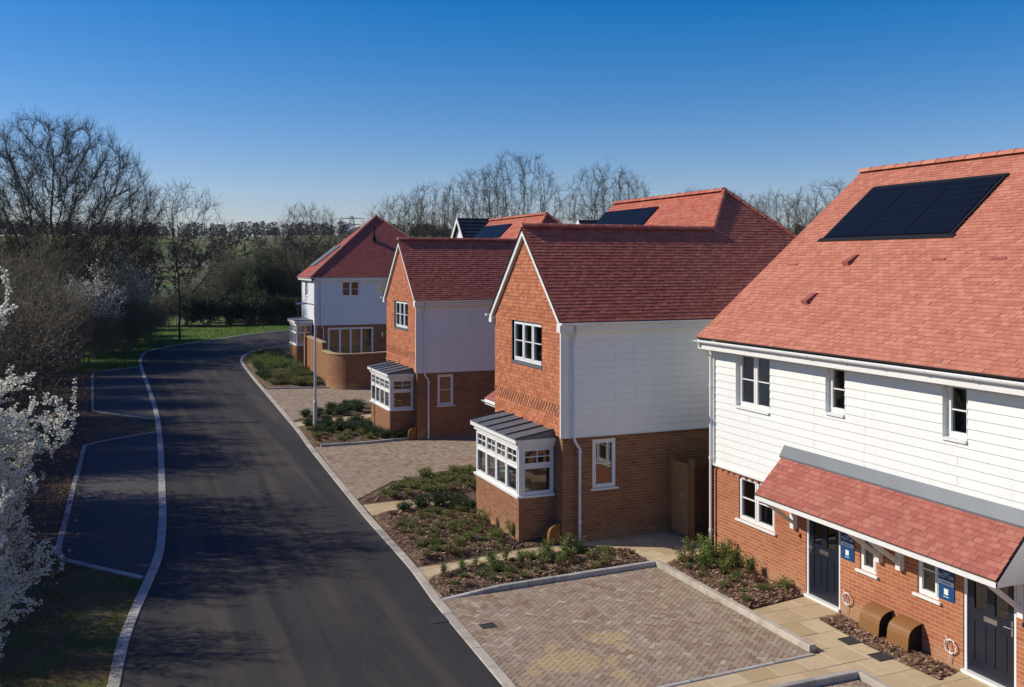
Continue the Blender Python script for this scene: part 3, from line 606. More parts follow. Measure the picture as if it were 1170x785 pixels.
def door(parent, fr, a0, a1, hs=1):
    mb = MB(); fr.box(mb, a0, a0+.055, 0.0, 2.06, -.10, -.02); fr.box(mb, a1-.055, a1, 0.0, 2.06, -.10, -.02); fr.box(mb, a0+.055, a1-.055, 2.0, 2.06, -.10, -.02); fr.box(mb, a0-.01, a1+.01, 0.0, .055, -.11, .05)
    mb.build('door_frame', 'white_plastic', parent)
    d0, d1 = a0+.057, a1-.057; z0, z1 = .06, 1.998; W = d1-d0; mb = MB()
    cs = [d0, d0+.13, d0+W/2-.075, d0+W/2+.075, d1-.13, d1]; c0, c1 = -.085, -.045
    for i in (0, 2, 4): fr.box(mb, cs[i], cs[i+1], z0, z1, c0, c1)
    for i in (1, 3):
        x, y = cs[i], cs[i+1]
        for q0, q1 in ((z0, .25), (.92, 1.12), (1.86, z1)): fr.box(mb, x, y, q0, q1, c0, c1)
        fr.box(mb, x, y, .25, .92, c0, c1-.012)
        fr.box(mb, x+.03, y-.03, .29, .88, c0, c1-.003)
    D = mb.build('door', 'navy_door', parent); gb = MB()
    for i in (1, 3):
        x, y = cs[i], cs[i+1]; gb.face([fr.p(x, 1.12, c1-.02), fr.p(y, 1.12, c1-.02), fr.p(y, 1.86, c1-.02), fr.p(x, 1.86, c1-.02)])
    gb.build('pane', 'glass', D); mb = MB(); fr.box(mb, d0+W/2-.13, d0+W/2+.13, .97, 1.05, c1, c1+.012); mb.build('letter_plate', 'chrome', D)
    hx = d0+.05 if hs > 0 else d1-.05; mb = MB(); fr.box(mb, hx-.018, hx+.018, .9, 1.14, c1, c1+.01); mb.tube([fr.p(hx, 1.03, c1), fr.p(hx, 1.03, c1+.05), fr.p(hx+.12*hs, 1.03, c1+.05)], .011, 8); mb.build('handle', 'chrome', D)
door(A, fb, gh[3][0], gh[3][1], 1); door(A, fb, gh[4][0], gh[4][1], -1)
# interior; upper partition and end lining added close in to lighten the panes
mb = MB(); mb.box(X0+2.2, X0+2.3, Y0+.3, Y1-.3, 0, 2.35); mb.box(X0+.42, X0+.5, Y0+.3, Y1-.3, 2.6, 5.2); mb.box(X0+.2, X0+2.2, Y1-.35, Y1-.3, .02, 5.2); mb.box(X0+.25, X1-.3, 13.55, 13.65, 0, 5.2); mb.box(X0+.25, X0+3.2, 16.6, 16.7, 0, 5.2); mb.box(X0+.25, X0+3.2, 10.7, 10.8, 0, 5.2); mb.box(X0+.16, X1-.2, Y0+.2, Y1-.2, 2.35, 2.6); mb.build('interior_wall', 'plaster', A)
mb = MB(); mb.box(X0+.16, X1-.2, Y0+.2, Y1-.2, -.04, .01); mb.build('interior_floor', 'carpet', A)
# roof
EX, EZ, RX, RZ, VY0, VY1 = 12.6, 5.07, 17.5, 9.11, 7.7, 19.46
rt = MB(); ru = MB(); slope(rt, ru, [(EX, VY0, EZ), (EX, VY1, EZ), (RX, VY1, RZ), (RX, VY0, RZ)], .1, .165)
slope(rt, ru, [(22.4, VY0, EZ), (22.4, VY1, EZ), (RX, VY1, RZ), (RX, VY0, RZ)], .1, .165)
roof = rt.build('roof', 'roof_tile', A); ru.build('roof_underlay', 'black', roof)
mb = MB(); ridge(mb, (RX, VY0, RZ+.025), (RX, VY1, RZ+.025)); mb.build('ridge_tiles', 'roof_tile', roof)
mb = MB(); fa.box(mb, -.07, L_+.07, 4.80, 5.0, .33, .355); fa.box(mb, -.07, L_+.07, 4.79, 4.815, .0, .33); fa.box(mb, -.075, -.05, 4.79, 5.03, .0, .35)
mb.box(22.3, 22.33, Y0-.07, Y1+.07, 4.8, 5.0); fa.box(mb, -.05, L_, 4.74, 4.79, -.0, .05); mb.build('fascia', 'white_paint', A)
gutter(A, (12.585, Y1+.1, 5.0), (12.585, Y0-.1, 5.0))
downpipe(A, [(12.6, Y1-.03, 4.95), (12.62, Y1-.03, 4.88), (12.93, Y1-.03, 4.62), (12.93, Y1-.03, .02)])
# roof furniture: three solar panels, two hooded vents, three slots
sn = V((-.825, 0, 1)).normalized(); su = V((0, -1, 0)); sv = V((1, 0, .825)).normalized()
def onroof(x, y, k=0): return V((x, y, EZ+(x-EX)*.825))+sn*k
def slab_on(mb, x0, x1, y0, y1, k0, k1): mb.hexa([onroof(x0, y0, k0), onroof(x1, y0, k0), onroof(x1, y1, k0), onroof(x0, y1, k0), onroof(x0, y0, k1), onroof(x1, y0, k1), onroof(x1, y1, k1), onroof(x0, y1, k1)])
mb = MB(); slab_on(mb, 15.30, 15.39, 14.45, 18.45, .0, .035); slab_on(mb, 16.83, 16.9, 14.5, 18.3, .0, .05); slab_on(mb, 15.36, 16.86, 18.27, 18.33, 0, .05); slab_on(mb, 15.36, 16.86, 14.52, 14.58, 0, .05); mb.build('panel_flashing', 'black', roof)
for i in range(3):
    y = 14.6+i*1.225; mb = MB(); slab_on(mb, 15.4, 16.83, y+.008, y+1.217, .02, .055); p = mb.build('solar_panel', 'solar_glass', roof)
for x, y in ((14.74, 16.71), (13.74, 16.83)):
    mb = MB(); a, b = onroof(x, y+.12, .02), onroof(x, y-.12, .02)
    mb.hexa([onroof(x-.12, y-.1, .01), onroof(x+.18, y-.09, .01), onroof(x+.18, y+.09, .01), onroof(x-.12, y+.1, .01), onroof(x-.10, y-.085, .10), onroof(x+.14, y-.07, .045), onroof(x+.14, y+.07, .045), onroof(x-.10, y+.085, .10)]); mb.build('roof_vent', 'canopy_tile', roof)
for x, y in ((14.65, 18.53), (14.78, 14.3), (14.79, 12.92)):
    mb = MB(); slab_on(mb, x-.02, x+.02, y-.16, y+.16, .012, .028); mb.build('slot_vent', 'canopy_tile', roof)
# canopy over both doors
cy0, cy1, cx = 10.72, 16.66, 12.2
ct = MB(); cu_ = MB(); slope(ct, cu_, [(cx, cy0, 2.03), (cx, cy1, 2.03), (X0, cy1, 2.86), (X0, cy0, 2.86)], .1, .165)
cn = ct.build('canopy', 'canopy_tile', A); cu_.build('canopy_underlay', 'black', cn)
mb = MB(); mb.hexa([(12.86, cy0-.05, 2.73), (X0+.02, cy0-.05, 2.86), (X0+.02, cy1+.05, 2.86), (12.86, cy1+.05, 2.73), (12.86, cy0-.05, 2.765), (X0-.02, cy0-.05, 2.98), (X0-.02, cy1+.05, 2.98), (12.86, cy1+.05, 2.765)]); mb.build('lead_flashing', 'lead', cn)
mb = MB(); mb.box(cx-.0, cx+.03, cy0, cy1, 1.92, 2.0); mb.box(cx+.03, X0+.04, cy0+.01, cy1-.01, 1.925, 1.94)
for y in (cy0, cy1-.03):
    mb.face([(cx, y, 1.92), (X0+.04, y, 1.92), (X0+.04, y, 2.84), (cx, y, 2.0)]); mb.face([(cx, y+.03, 1.92), (X0+.04, y+.03, 1.92), (X0+.04, y+.03, 2.84), (cx, y+.03, 2.0)])
mb.build('canopy_fascia', 'white_paint', cn)
for y in (16.42, 13.99, 13.47, 10.93):
    mb = MB(); mb.box(X0-.06, X0+.045, y-.055, y+.055, 1.3, 1.92); mb.box(12.3, X0+.04, y-.035, y+.035, 1.86, 1.923)
    a, b = V((12.33, y, 1.88)), V((X0-.02, y, 1.42)); d = (b-a).normalized(); s = V((0, 1, 0)); u = d.cross(s)
    mb.hexa([a-s*.03-u*.035, a+s*.03-u*.035, a+s*.03+u*.035, a-s*.03+u*.035, b-s*.03-u*.035, b+s*.03-u*.035, b+s*.03+u*.035, b-s*.03+u*.035])
    mb.build('canopy_bracket', 'white_paint', cn)
for y, z in ((14.84, 1.63), (12.42, 1.63)):   # small lantern above each sign
    mb = MB(); fb.box(mb, ya(y)-.03, ya(y)+.03, z, z+.16, 0, .05); mb.tube([fb.p(ya(y)+.07, z+.12, 0), fb.p(ya(y)+.07, z+.12, .1), fb.p(ya(y)+.07, z+.05, .13)], .025, 8); mb.build('porch_light', 'galvanised', A)
mb = MB(); fb.box(mb, ya(16.26)-.02, ya(16.26)+.02, 1.14, 1.22, 0, .025); mb.build('doorbell', 'black', A)
mb = MB(); fb.box(mb, ya(10.93)-.02, ya(10.93)+.02, 1.14, 1.22, 0, .025); mb.build('doorbell', 'black', A)
for y in (14.84, 12.34):     # coiled cable tails
    mb = MB(); c = V((X0+.0, y, .34))
    for k in range(2):
        pts = [c+V((rng.uniform(-.012, .012), math.cos(t)*(.115+.012*k), math.sin(t)*(.115-.01*k))) for t in np.linspace(0, 6.28+k, 26)]; mb.tube(pts, .008, 6)
    mb.tube([c+V((0, .02, -.28)), c+V((-.01, -.01, -.1)), c+V((-.01, .03, .08)), c+V((-.01, .1, .16))], .008, 6); mb.build('cable_coil', 'white_paint', A)

for (y0, y1, num) in ((14.68, 15.04, '304'), (12.28, 12.62, '305')):
    s_ = thing('plot_sign', {'304': 'blue plot sign beside the far navy door, left of its narrow window', '305': 'blue plot sign beside the near navy door, right of its narrow window'}[num], 'sign', (X0+.02, (y0+y1)/2, 1.08), 'blue plot signs on the brick wall')
    a0, a1 = ya(y1), ya(y0); W = a1-a0; zb = 1.08; mb = MB(); fb.box(mb, a0, a1, zb, zb+.5, .003, .018); mb.build('board', 'navy_sign', s_)
    mb = MB(); fb.box(mb, a0+.004, a1-.004, zb+.25, zb+.33, .0185, .021); mb.build('pale_band', 'sign_pale', s_)
    mb = MB(); q = (a0+a1)/2; fb.box(mb, q-.045, q+.045, zb+.09, zb+.19, .0185, .021); mb.build('emblem', 'white_paint', s_)
    text(s_, 'PLOT '+num, .075, fb.p(q, zb+.375, .020), fb.u, fb.n, 'white_paint')
    for z_, h_, w__, m_ in ((zb+.283, .016, .2, 'sign_ink'), (zb+.05, .012, .12, 'sign_pale'), (zb+.45, .010, .13, 'sign_pale')):   # lines too small to read
        mb = MB(); fb.box(mb, q-w__/2, q+w__/2, z_, z_+h_, .0212, .0226); mb.build('small_print', m_, s_)
def meter_box(x, y, label, L=.5, h=.5, d=.36, group='brown meter boxes against the brick walls', wz=0):
    t = thing('meter_box', label, 'meter box', (x, y, wz), group); P = []; K = 12
    for k in range(K+1):
        a = k/K; P.append((-d+d*.0, .0) if k == 0 else None)
    prof = [(-d, 0), (-d*.93, .28*h/.5)]+[(-d*.80+d*.78*math.sin(a), .30*h/.5+(h-.30*h/.5)*(1-(1-math.sin(a))**2)) if False else (-d*.90+d*.88*(1-math.cos(a)), .30*h/.5+(h-.30*h/.5)*math.sin(a)) for a in np.linspace(.12, math.pi/2, 8)]+[(0, h)]
    mb = MB()
    for i in range(len(prof)-1):
        (a, b), (c, e) = prof[i], prof[i+1]
        for yy0, yy1 in ((-L/2, L/2),):
            mb.face([(x+a, y+yy0, wz+b), (x+a, y+yy1, wz+b), (x+c, y+yy1, wz+e), (x+c, y+yy0, wz+e)])
            mb.face([(x+a+.012, y+yy0, wz+b), (x+a+.012, y+yy1, wz+b), (x+c+.012*(c < 0), y+yy1, wz+e-.012), (x+c+.012*(c < 0), y+yy0, wz+e-.012)])
        for yy in (-L/2, L/2): mb.face([(x+a, y+yy, wz+b), (x+c, y+yy, wz+e), (x+c+.012*(c < 0), y+yy, wz+e-.012), (x+a+.012, y+yy, wz+b)])
    mb.build('hood', 'brown_plastic', t, smooth=False)
    for yy in (-L/2+.035, L/2-.035):
        mb = MB(); mb.face([(x+a+.013, y+yy, wz+b) for a, b in prof[:-1]]+[(x-.002, y+yy, wz+h-.015), (x-.002, y+yy, wz)]); mb.build('side_panel', 'black' if abs(y-13.5) < 1 else 'brown_plastic', t)
    return t
meter_box(13.04, 13.92, 'brown domed meter box on the bark strip, nearer the far navy door', group='brown meter boxes between the navy doors')
meter_box(13.04, 13.22, 'brown domed meter box on the bark strip, nearer the near navy door', group='brown meter boxes between the navy doors')

# ------------------------------------------------------------------ gable-fronted house (B), copied for C
GX, GY = 9.9, 21.19
def gable_house():
    H_ = thing('gabled_house', 'gable-fronted house nearest the camera with tile-hung front, bay window and grey boarded side', 'house', (GX, GY, 0), 'gable-fronted houses with bay windows')
    X = lambda x: GX+x
    Y = lambda y: GY+y
    fg = F((GX, Y(4.4), 0), (0, -1, 0), (-1, 0, 0)); fs_ = F((GX, GY, 0), (1, 0, 0), (0, -1, 0)); m_ = .979
    fgb = F((GX+.06, Y(4.4), 0), (0, -1, 0), (-1, 0, 0)); fsb = F((GX, GY+.05, 0), (1, 0, 0), (0, -1, 0))
    gw = (1.3, 3.28, 4.2, 5.28); sw = (.87, 1.52, 1.28, 2.48)
    mb = MB(); wall(mb, fgb, 4.35, -.05, 2.62, [(.95, 3.85, 1.1, 2.5)], .25); wall(mb, F((GX+.06, GY+.05, 0), (1, 0, 0), (0, -1, 0)), 10.4, -.05, 2.62, [(sw[0]-.06, sw[1]-.06, sw[2], sw[3])], .09)
    wall(mb, F((X(.06), Y(4.35), 0), (1, 0, 0), (0, 1, 0)), 3.6, -.05, 2.62); wall(mb, F((X(3.6), Y(10.4), 0), (0, -1, 0), (-1, 0, 0)), 6.0, -.05, 5.3); wall(mb, F((X(10.46), Y(10.4), 0), (0, -1, 0), (1, 0, 0)), 10.4, -.05, 5.3); wall(mb, F((X(3.6), Y(10.4), 0), (1, 0, 0), (0, 1, 0)), 6.9, -.05, 5.3); mb.face([(X(3.55), Y(10.4), 5.3), (X(10.5), Y(10.4), 5.3), (X(7.06), Y(10.4), 8.85)])
    mb.build('brick_wall', 'brown_brick', H_)
    # hanging tiles on the gable with an open ornamental band
    mb = MB(); zt = lambda a: 0
    polys = [[(0, 2.6), (gw[0], 2.6), (gw[0], 5.4), (0, 5.4)], [(gw[0], 2.6), (gw[1], 2.6), (gw[1], gw[2]), (gw[0], gw[2])], [(gw[1], 2.6), (4.4, 2.6), (4.4, 5.4), (gw[1], 5.4)], [(gw[0], gw[3]), (gw[1], gw[3]), (gw[1], 5.4), (gw[0], 5.4)], [(0, 5.4), (4.4, 5.4), (2.22, 7.62)]]
    courses(mb, fg.o, fg.u, V((0, 0, 1)), fg.n, polys, .095, .167, th=.015, gap=.004, jit=.003, vstart=2.6, lattice=(3.06, 3.36))
    tl = mb.build('tile_hanging', 'hung_tile', H_)
    mb = MB(); wall(mb, fg, 4.4, 2.6, 5.4, [gw], .12); mb.face([fg.p(0, 5.4), fg.p(4.4, 5.4), fg.p(2.2, 7.64)]); mb.face([fg.p(0, 2.6, .02), fg.p(4.4, 2.6, .02), fg.p(4.4, 2.6, -.06), fg.p(0, 2.6, -.06)])
    mb.build('tile_backing', 'soil', tl)
    mb = MB()
    for p, q in (((gw[0], gw[2]), (gw[1], gw[2])), ((gw[1], gw[2]), (gw[1], gw[3])), ((gw[1], gw[3]), (gw[0], gw[3])), ((gw[0], gw[3]), (gw[0], gw[2]))): mb.face([fg.p(*p, .025), fg.p(*q, .025), fg.p(*q, -.13), fg.p(*p, -.13)])
    fg.box(mb, gw[0]-.02, gw[1]+.02, gw[2]-.07, gw[2]-.001, -.01, .035); mb.build('window_reveal', 'lead', H_)
    window(H_, fg, gw[0]+.003, gw[1]-.003, gw[2]+.003, gw[3]-.003, lights=3, bars=1, rec=.045, sill=False)
    # boarded side
    bk = MB(); mb = MB(); fs2 = F((GX+.02, GY, 0), (1, 0, 0), (0, -1, 0)); boards(mb, fs2, 10.46, 2.6, 5.32, back=bk); m9 = MB(); boards(m9, F((GX, Y(4.42), 0), (1, 0, 0), (0, 1, 0)), 3.6, 2.6, 5.32); m9.build('weatherboard', 'grey_board', H_)
    wb = mb.build('weatherboard', 'grey_board', H_); bk.build('shadow_line_backing', 'dark_shadow_line', wb)
    mb = MB(); fs_.box(mb, -.025, .07, 2.58, 5.3, -.02, .035); fs_.box(mb, .07, 10.46, 2.565, 2.605, -.02, .03); mb.build('corner_board', 'white_paint', H_)
    window(H_, F((GX, GY+.05, 0), (1, 0, 0), (0, -1, 0)), sw[0], sw[1], sw[2], sw[3], lights=1, bars=1, rec=.02, sill_ext=.06)
    # roof
    RTz, y_r, zE = 7.75, 2.2, 5.4
    P = lambda x, y, z: (X(x), Y(y), z)
    zz = lambda y: zE+m_*(y+.2)
    zr = zz(2.2); rt = MB(); ru = MB(); a, b = 7.06, 3.46; zA = zz(b)
    slope(rt, ru, [P(-.12, -.2, zE), P(5.8, -.2, zE), P(5.8, 2.2, zr), P(-.12, 2.2, zr)])
    slope(rt, ru, [P(5.8, -.2, zE), P(10.72, -.2, zE), P(a, b, zA), P(5.8, 2.2, zr)])
    slope(rt, ru, [P(-.12, 4.6, zE), P(3.4, 4.6, zE), P(5.8, 2.2, zr), P(-.12, 2.2, zr)])
    slope(rt, ru, [P(3.4, 4.6, zE), P(3.4, 10.5, zE), P(a, 10.5, zA), P(a, b, zA), P(5.8, 2.2, zr)])
    slope(rt, ru, [P(10.72, -.2, zE), P(10.72, 10.5, zE), P(a, 10.5, zA), P(a, b, zA)])
    roof = rt.build('roof', 'red_roof_tile', H_); ru.build('roof_underlay', 'black', roof)
    mb = MB(); ridge(mb, P(-.13, 2.2, zr+.028), P(5.75, 2.2, zr+.028)); mb.build('ridge_tiles', 'red_roof_tile', roof); mb = MB(); ridge(mb, P(a, b, zA+.03), P(a, 10.5, zA+.03)); mb.build('ridge_tiles', 'red_roof_tile', roof)
    mb = MB(); ridge(mb, P(5.85, 2.25, zr+.06), P(a, b, zA+.04), .085, .3); ridge(mb, P(10.7, -.18, zE+.05), P(a, b, zA+.04), .085, .3); mb.build('hip_tiles', 'red_roof_tile', roof)
    # barge boards
    mb = MB()
    for s_, ye in ((-1, -.2), (1, 4.6)):
        p0, p1 = V(P(-.105, ye, zE-.02)), V(P(-.105, 2.2, zr-.02)); dn = V((0, 0, 1))
        mb.hexa([p0-dn*.2, p0-dn*.2+V((.03, 0, 0)), p1-dn*.2+V((.03, 0, 0)), p1-dn*.2, p0, p0+V((.03, 0, 0)), p1+V((.03, 0, 0)), p1])
        mb.box(X(-.12), X(.06), *sorted((Y(ye), Y(ye-s_*.2))), zE-.26, zE-.06)
        q0, q1 = p0-dn*.19+V((.03, 0, 0)), p1-dn*.19+V((.03, 0, 0)); mb.face([q0, q1, q1+V((.1, 0, 0)), q0+V((.1, 0, 0))])
    mb.build('barge_board', 'white_paint', roof)
    mb = MB(); fs_.box(mb, -.1, 10.6, zE-.23, zE-.04, .165, .19); fs_.box(mb, .05, 10.6, zE-.235, zE-.21, 0, .165); mb.box(X(0), X(3.5), Y(4.57), Y(4.6), zE-.23, zE-.04); mb.box(X(3.42), X(3.6), Y(4.6), Y(10.4), zE-.23, zE-.04); mb.build('fascia', 'white_paint', H_)
    gutter(H_, P(-.12, -.245, zE-.03), P(10.7, -.245, zE-.03)); gutter(H_, P(3.4, 4.645, zE-.03), P(-.2, 4.645, zE-.03))
    downpipe(H_, [P(.3, -.24, zE-.08), P(.3, -.22, zE-.2), P(.3, -.09, zE-.42), P(.3, -.09, 2.62), P(.33, -.08, 2.5), P(.42, -.045, 2.38), P(.48, -.045, 2.3), P(.48, -.045, .02)], name='downpipe')
    # solar panels on the main left slope
    mp = V((-m_, 0, 1)).normalized(); on = lambda x, y, k: V((X(x), Y(y), zE+(x-3.4)*m_))+mp*k
    for i in range(3):
        y = 6.7+i*1.25; mb = MB(); mb.hexa([on(6.05, y, .02), on(6.72, y, .02), on(6.72, y+1.235, .02), on(6.05, y+1.235, .02), on(6.05, y, .055), on(6.72, y, .055), on(6.72, y+1.235, .055), on(6.05, y+1.235, .055)]); mb.build('solar_panel', 'solar_glass', roof)
    # lean-to porch
    pt = MB(); pu = MB(); slope(pt, pu, [P(.95, 4.5, 2.5), P(.95, 7.8, 2.5), P(3.6, 7.8, 4.1), P(3.6, 4.5, 4.1)]); pr = pt.build('porch_roof', 'canopy_tile', H_); pu.build('porch_underlay', 'black', pr)
    mb = MB(); mb.box(X(.95), X(.98), Y(4.45), Y(7.8), 2.32, 2.48); mb.box(X(.98), X(3.6), Y(4.45), Y(7.8), 2.32, 2.34); mb.build('porch_fascia', 'white_paint', H_)
    mb = MB(); mb.box(X(1.5), X(3.6), Y(4.4), Y(7.6), 0, 2.32); mb.build('porch_wall', 'brown_brick', H_)
    gutter(H_, P(.92, 7.85, 2.44), P(.92, 4.5, 2.44))
    # bay window
    bx = -.9; by0, by1 = .5, 3.5; fB = F((X(bx), Y(by1), 0), (0, -1, 0), (-1, 0, 0)); fS = F((X(bx), Y(by0), 0), (1, 0, 0), (0, -1, 0)); fN = F((X(bx), Y(by1), 0), (1, 0, 0), (0, 1, 0)); W = by1-by0
    mb = MB()
    wall(mb, fB, W, -.05, 1.1); wall(mb, fS, .96, -.05, 1.1); wall(mb, fN, .96, -.05, 1.1); bay = mb.build('bay', 'brown_brick', H_)
    mb = MB(); mb.box(X(bx)-.06, X(.04), Y(by0)-.06, Y(by1)+.06, 1.1, 1.15); mb.build('bay_sill', 'white_plastic', bay)
    window(bay, fB, .04, W-.04, 1.15, 2.32, lights=4, bars=1, vbars=1, rec=0, sill=False, transom=1.86, fw=.05)
    window(bay, fS, .06, .93, 1.15, 2.32, lights=1, bars=1, vbars=1, rec=0, sill=False, transom=1.86, fw=.055)
    window(bay, fN, .06, .93, 1.15, 2.32, lights=1, bars=1, vbars=1, rec=0, sill=False, transom=1.86, fw=.055)
    for yy in (by0, by1-.07): mb = MB(); mb.box(X(bx), X(bx)+.07, Y(yy), Y(yy)+.07, 1.15, 2.32); mb.build('bay_post', 'white_plastic', bay)
    mb = MB(); mb.box(X(bx)-.05, X(.04), Y(by0)-.05, Y(by1)+.05, 2.32, 2.43); mb.box(X(bx)-.13, X(.04), Y(by0)-.12, Y(by1)+.12, 2.43, 2.53); mb.build('bay_fascia', 'white_paint', bay)
    mb = MB(); e = .14; mb.hexa([(X(bx)-e, Y(by0)-e, 2.53), (X(-.02), Y(by0)-e, 2.535), (X(-.02), Y(by1)+e, 2.535), (X(bx)-e, Y(by1)+e, 2.53), (X(bx)-e, Y(by0)-e, 2.555), (X(-.02), Y(by0)-e, 2.72), (X(-.02), Y(by1)+e, 2.72), (X(bx)-e, Y(by1)+e, 2.555)]); br = mb.build('bay_roof', 'lead', bay)
    mb = MB()
    for i in range(6):
        y = Y(by0)-e+.02+i*(by1-by0+2*e-.04)/5; mb = MB(); mb.hexa([(X(bx)-e, y-.012, 2.55), (X(-.03), y-.012, 2.72), (X(-.03), y+.012, 2.72), (X(bx)-e, y+.012, 2.55), (X(bx)-e, y-.012, 2.585), (X(-.03), y-.012, 2.755), (X(-.03), y+.012, 2.755), (X(bx)-e, y+.012, 2.585)]); mb.build('roof_seam', 'dark_seam', br)
    mb = MB(); mb.box(X(1.7), X(1.8), Y(.2), Y(4.2), 2.9, 5.2); mb.box(X(4.2), X(4.3), Y(.2), Y(4.2), 0, 2.65); mb.box(X(.2), X(10.3), Y(.2), Y(4.2), 2.65, 2.9); mb.box(X(.25), X(.3), Y(.15), Y(.3), .0, 2.6); mb.box(X(.18), X(3.5), Y(3.95), Y(4.0), 0, 5.2); mb.box(X(.15), X(.2), Y(3.5), Y(4.0), 0, 2.6); mb.box(X(.15), X(4.2), Y(.16), Y(.2), 0, 1.2); mb.build('interior_wall', 'plaster', H_)  # upstairs partition added close behind the gable window to lighten its panes
    mb = MB(); mb.box(X(bx)+.03, X(10.3), Y(.53), Y(3.47), .02, .05); mb.build('interior_floor', 'carpet', H_)
    return H_
HB = gable_house()
HC = copy_tree(HB); HC.location = (10.61, 35.85, 0)
HC['label'] = 'gable-fronted house further up the road with tile-hung front, bay window and pinkish boarded side'
for o in HC.children:
    if o.name.startswith('weatherboard'): o.material_slots[0].link = 'OBJECT'; o.material_slots[0].material = M['pink_board']
mbx = meter_box(GX+.04, GY+.24, 'brown meter box at the foot of the near gabled house beside its bay', L=.34, h=.5, d=.34, group='brown meter boxes by the gabled houses')
mcx = copy_tree(mbx); mcx.location = (10.65, 36.1, 0); mcx['label'] = 'brown meter box at the foot of the farther gabled house beside its bay'

# ------------------------------------------------------------------ hipped house at the bend (D)
D_ = thing('hipped_house', 'hipped-roof house at the bend with blue-white boarding over brick behind the curved wall', 'house', (17.8, 68.6, 0))
dx0, dx1, dy0, dy1 = 12.4, 23.2, 66.18, 71.1
fd = F((dx0, dy0, 0), (1, 0, 0), (0, -1, 0)); fl = F((dx0, dy1, 0), (0, -1, 0), (-1, 0, 0)); fdb = F((dx0+.05, dy0+.06, 0), (1, 0, 0), (0, -1, 0)); flb = F((dx0+.05, dy1, 0), (0, -1, 0), (-1, 0, 0))
h1_ = [(1.84, 3.12, 4.5, 5.6), (4.3, 4.95, 4.62, 5.58)]; fdh = (.87, 4.05, .1, 2.38)
mb = MB(); wall(mb, fdb, 10.7, -.05, 2.62, [fdh], .1); wall(mb, flb, 4.9, -.05, 2.62); wall(mb, F((dx1, dy1, 0), (0, -1, 0), (1, 0, 0)), 4.9, -.05, 5.8); wall(mb, F((dx0, dy1, 0), (1, 0, 0), (0, 1, 0)), 10.8, -.05, 5.8); mb.face([(dx0-.2, dy1, 5.8), (dx1+.2, dy1, 5.8), (17.8, dy1, 10.2)]); mb.build('brick_wall', 'brown_brick', D_)
bk = MB(); mb = MB(); boards(mb, fd, 10.8, 2.6, 5.72, h1_, back=bk); m9 = MB(); boards(m9, fl, 4.9, 2.6, 5.72, [(1.4, 2.4, 4.5, 5.6)]); m9.build('weatherboard', 'blue_board', D_)
for a0, a1, b0, b1_ in h1_:
    for p, q in (((a0, b0), (a1, b0)), ((a1, b0), (a1, b1_)), ((a1, b1_), (a0, b1_)), ((a0, b1_), (a0, b0))): mb.face([fd.p(*p, .018), fd.p(*q, .018), fd.p(*q, -.15), fd.p(*p, -.15)])
wb = mb.build('weatherboard', 'blue_board', D_); bk.build('shadow_line_backing', 'dark_shadow_line', wb)
for i, h_ in enumerate(h1_): window(D_, fd, *h_, lights=2 - i, bars=1, rec=.03, sill_ext=0, fw=.07)
window(D_, fl, 1.4, 2.4, 4.5, 5.6, lights=2, rec=.03, sill_ext=0)
o = window(D_, fdb, *fdh, lights=4, bars=0, rec=.02, sill=False, fw=.09, label='white glazed garden doors behind the curved brick wall'); o.name = 'garden_doors'
mb = MB(); fd.box(mb, -.04, .1, 2.58, 5.7, -.02, .04); fd.box(mb, -.05, 10.9, 5.62, 5.84, .24, .27); fd.box(mb, -.05, 10.9, 5.62, 5.645, 0, .24); mb.box(dx0-.27, dx0-.24, dy0-.25, dy1+.05, 5.62, 5.84); mb.box(dx0-.24, dx0, dy0-.25, dy1+.05, 5.62, 5.645); fd.box(mb, .1, 10.8, 2.56, 2.605, -.03, .035); mb.build('fascia', 'white_paint', D_)
gutter(D_, (dx0-.32, dy0-.31, 5.82), (dx1+.3, dy0-.31, 5.82)); gutter(D_, (dx0-.31, dy1, 5.82), (dx0-.31, dy0-.3, 5.82))
downpipe(D_, [(dx0+.42, dy0-.3, 5.75), (dx0+.42, dy0-.1, 5.4), (dx0+.42, dy0-.08, 2.6), (dx0+.6, dy0-.03, 2.3), (dx0+.6, dy0-.03, .02)])
rt = MB(); ru = MB(); ap = (17.8, 70.6, 10.3); ze = 5.87
slope(rt, ru, [(12.08, 65.87, ze), (23.5, 65.87, ze), ap]); slope(rt, ru, [(12.08, 65.87, ze), (12.08, 71.25, ze), (17.8, 71.25, 10.3), ap]); slope(rt, ru, [(23.5, 65.87, ze), (23.5, 71.25, ze), (17.8, 71.25, 10.3), ap])
roof = rt.build('roof', 'far_roof_tile', D_); ru.build('roof_underlay', 'black', roof)
mb = MB(); ridge(mb, (12.1, 65.9, ze+.05), (17.8, 70.6, 10.36), .10, .35); ridge(mb, (23.5, 65.9, ze+.05), (17.8, 70.6, 10.36), .10, .35); ridge(mb, (17.8, 70.6, 10.36), (17.8, 71.25, 10.36)); mb.build('hip_tiles', 'roof_tile', roof)
mb = MB(); dn_ = V((-.775, 0, 1)).normalized(); on = lambda x, y, k: V((x, y, ze+(x-12.08)*.7745))+dn_*k
mb.hexa([on(13.0, 69.4, .02), on(14.9, 69.4, .02), on(14.9, 71.2, .02), on(13.0, 71.2, .02), on(13.0, 69.4, .08), on(14.9, 69.4, .08), on(14.9, 71.2, .08), on(13.0, 71.2, .08)]); mb.build('solar_panel', 'solar_sheen', roof)
mb = MB(); mb.tube([(17.13, 68.6, 8.35), (17.13, 68.6, 8.75)], .16, 12); mb.tube([(17.13, 68.6, 8.6), (17.13, 68.6, 9.35)], .085, 12); mb.tube([(17.13, 68.6, 9.3), (17.13, 68.6, 9.42)], .12, 12); mb.build('flue', 'black', roof)
mb = MB(); fdb.box(mb, 4.62, 4.72, 1.7, 2.0, 0, .1); mb.build('wall_light', 'white_paint', D_)
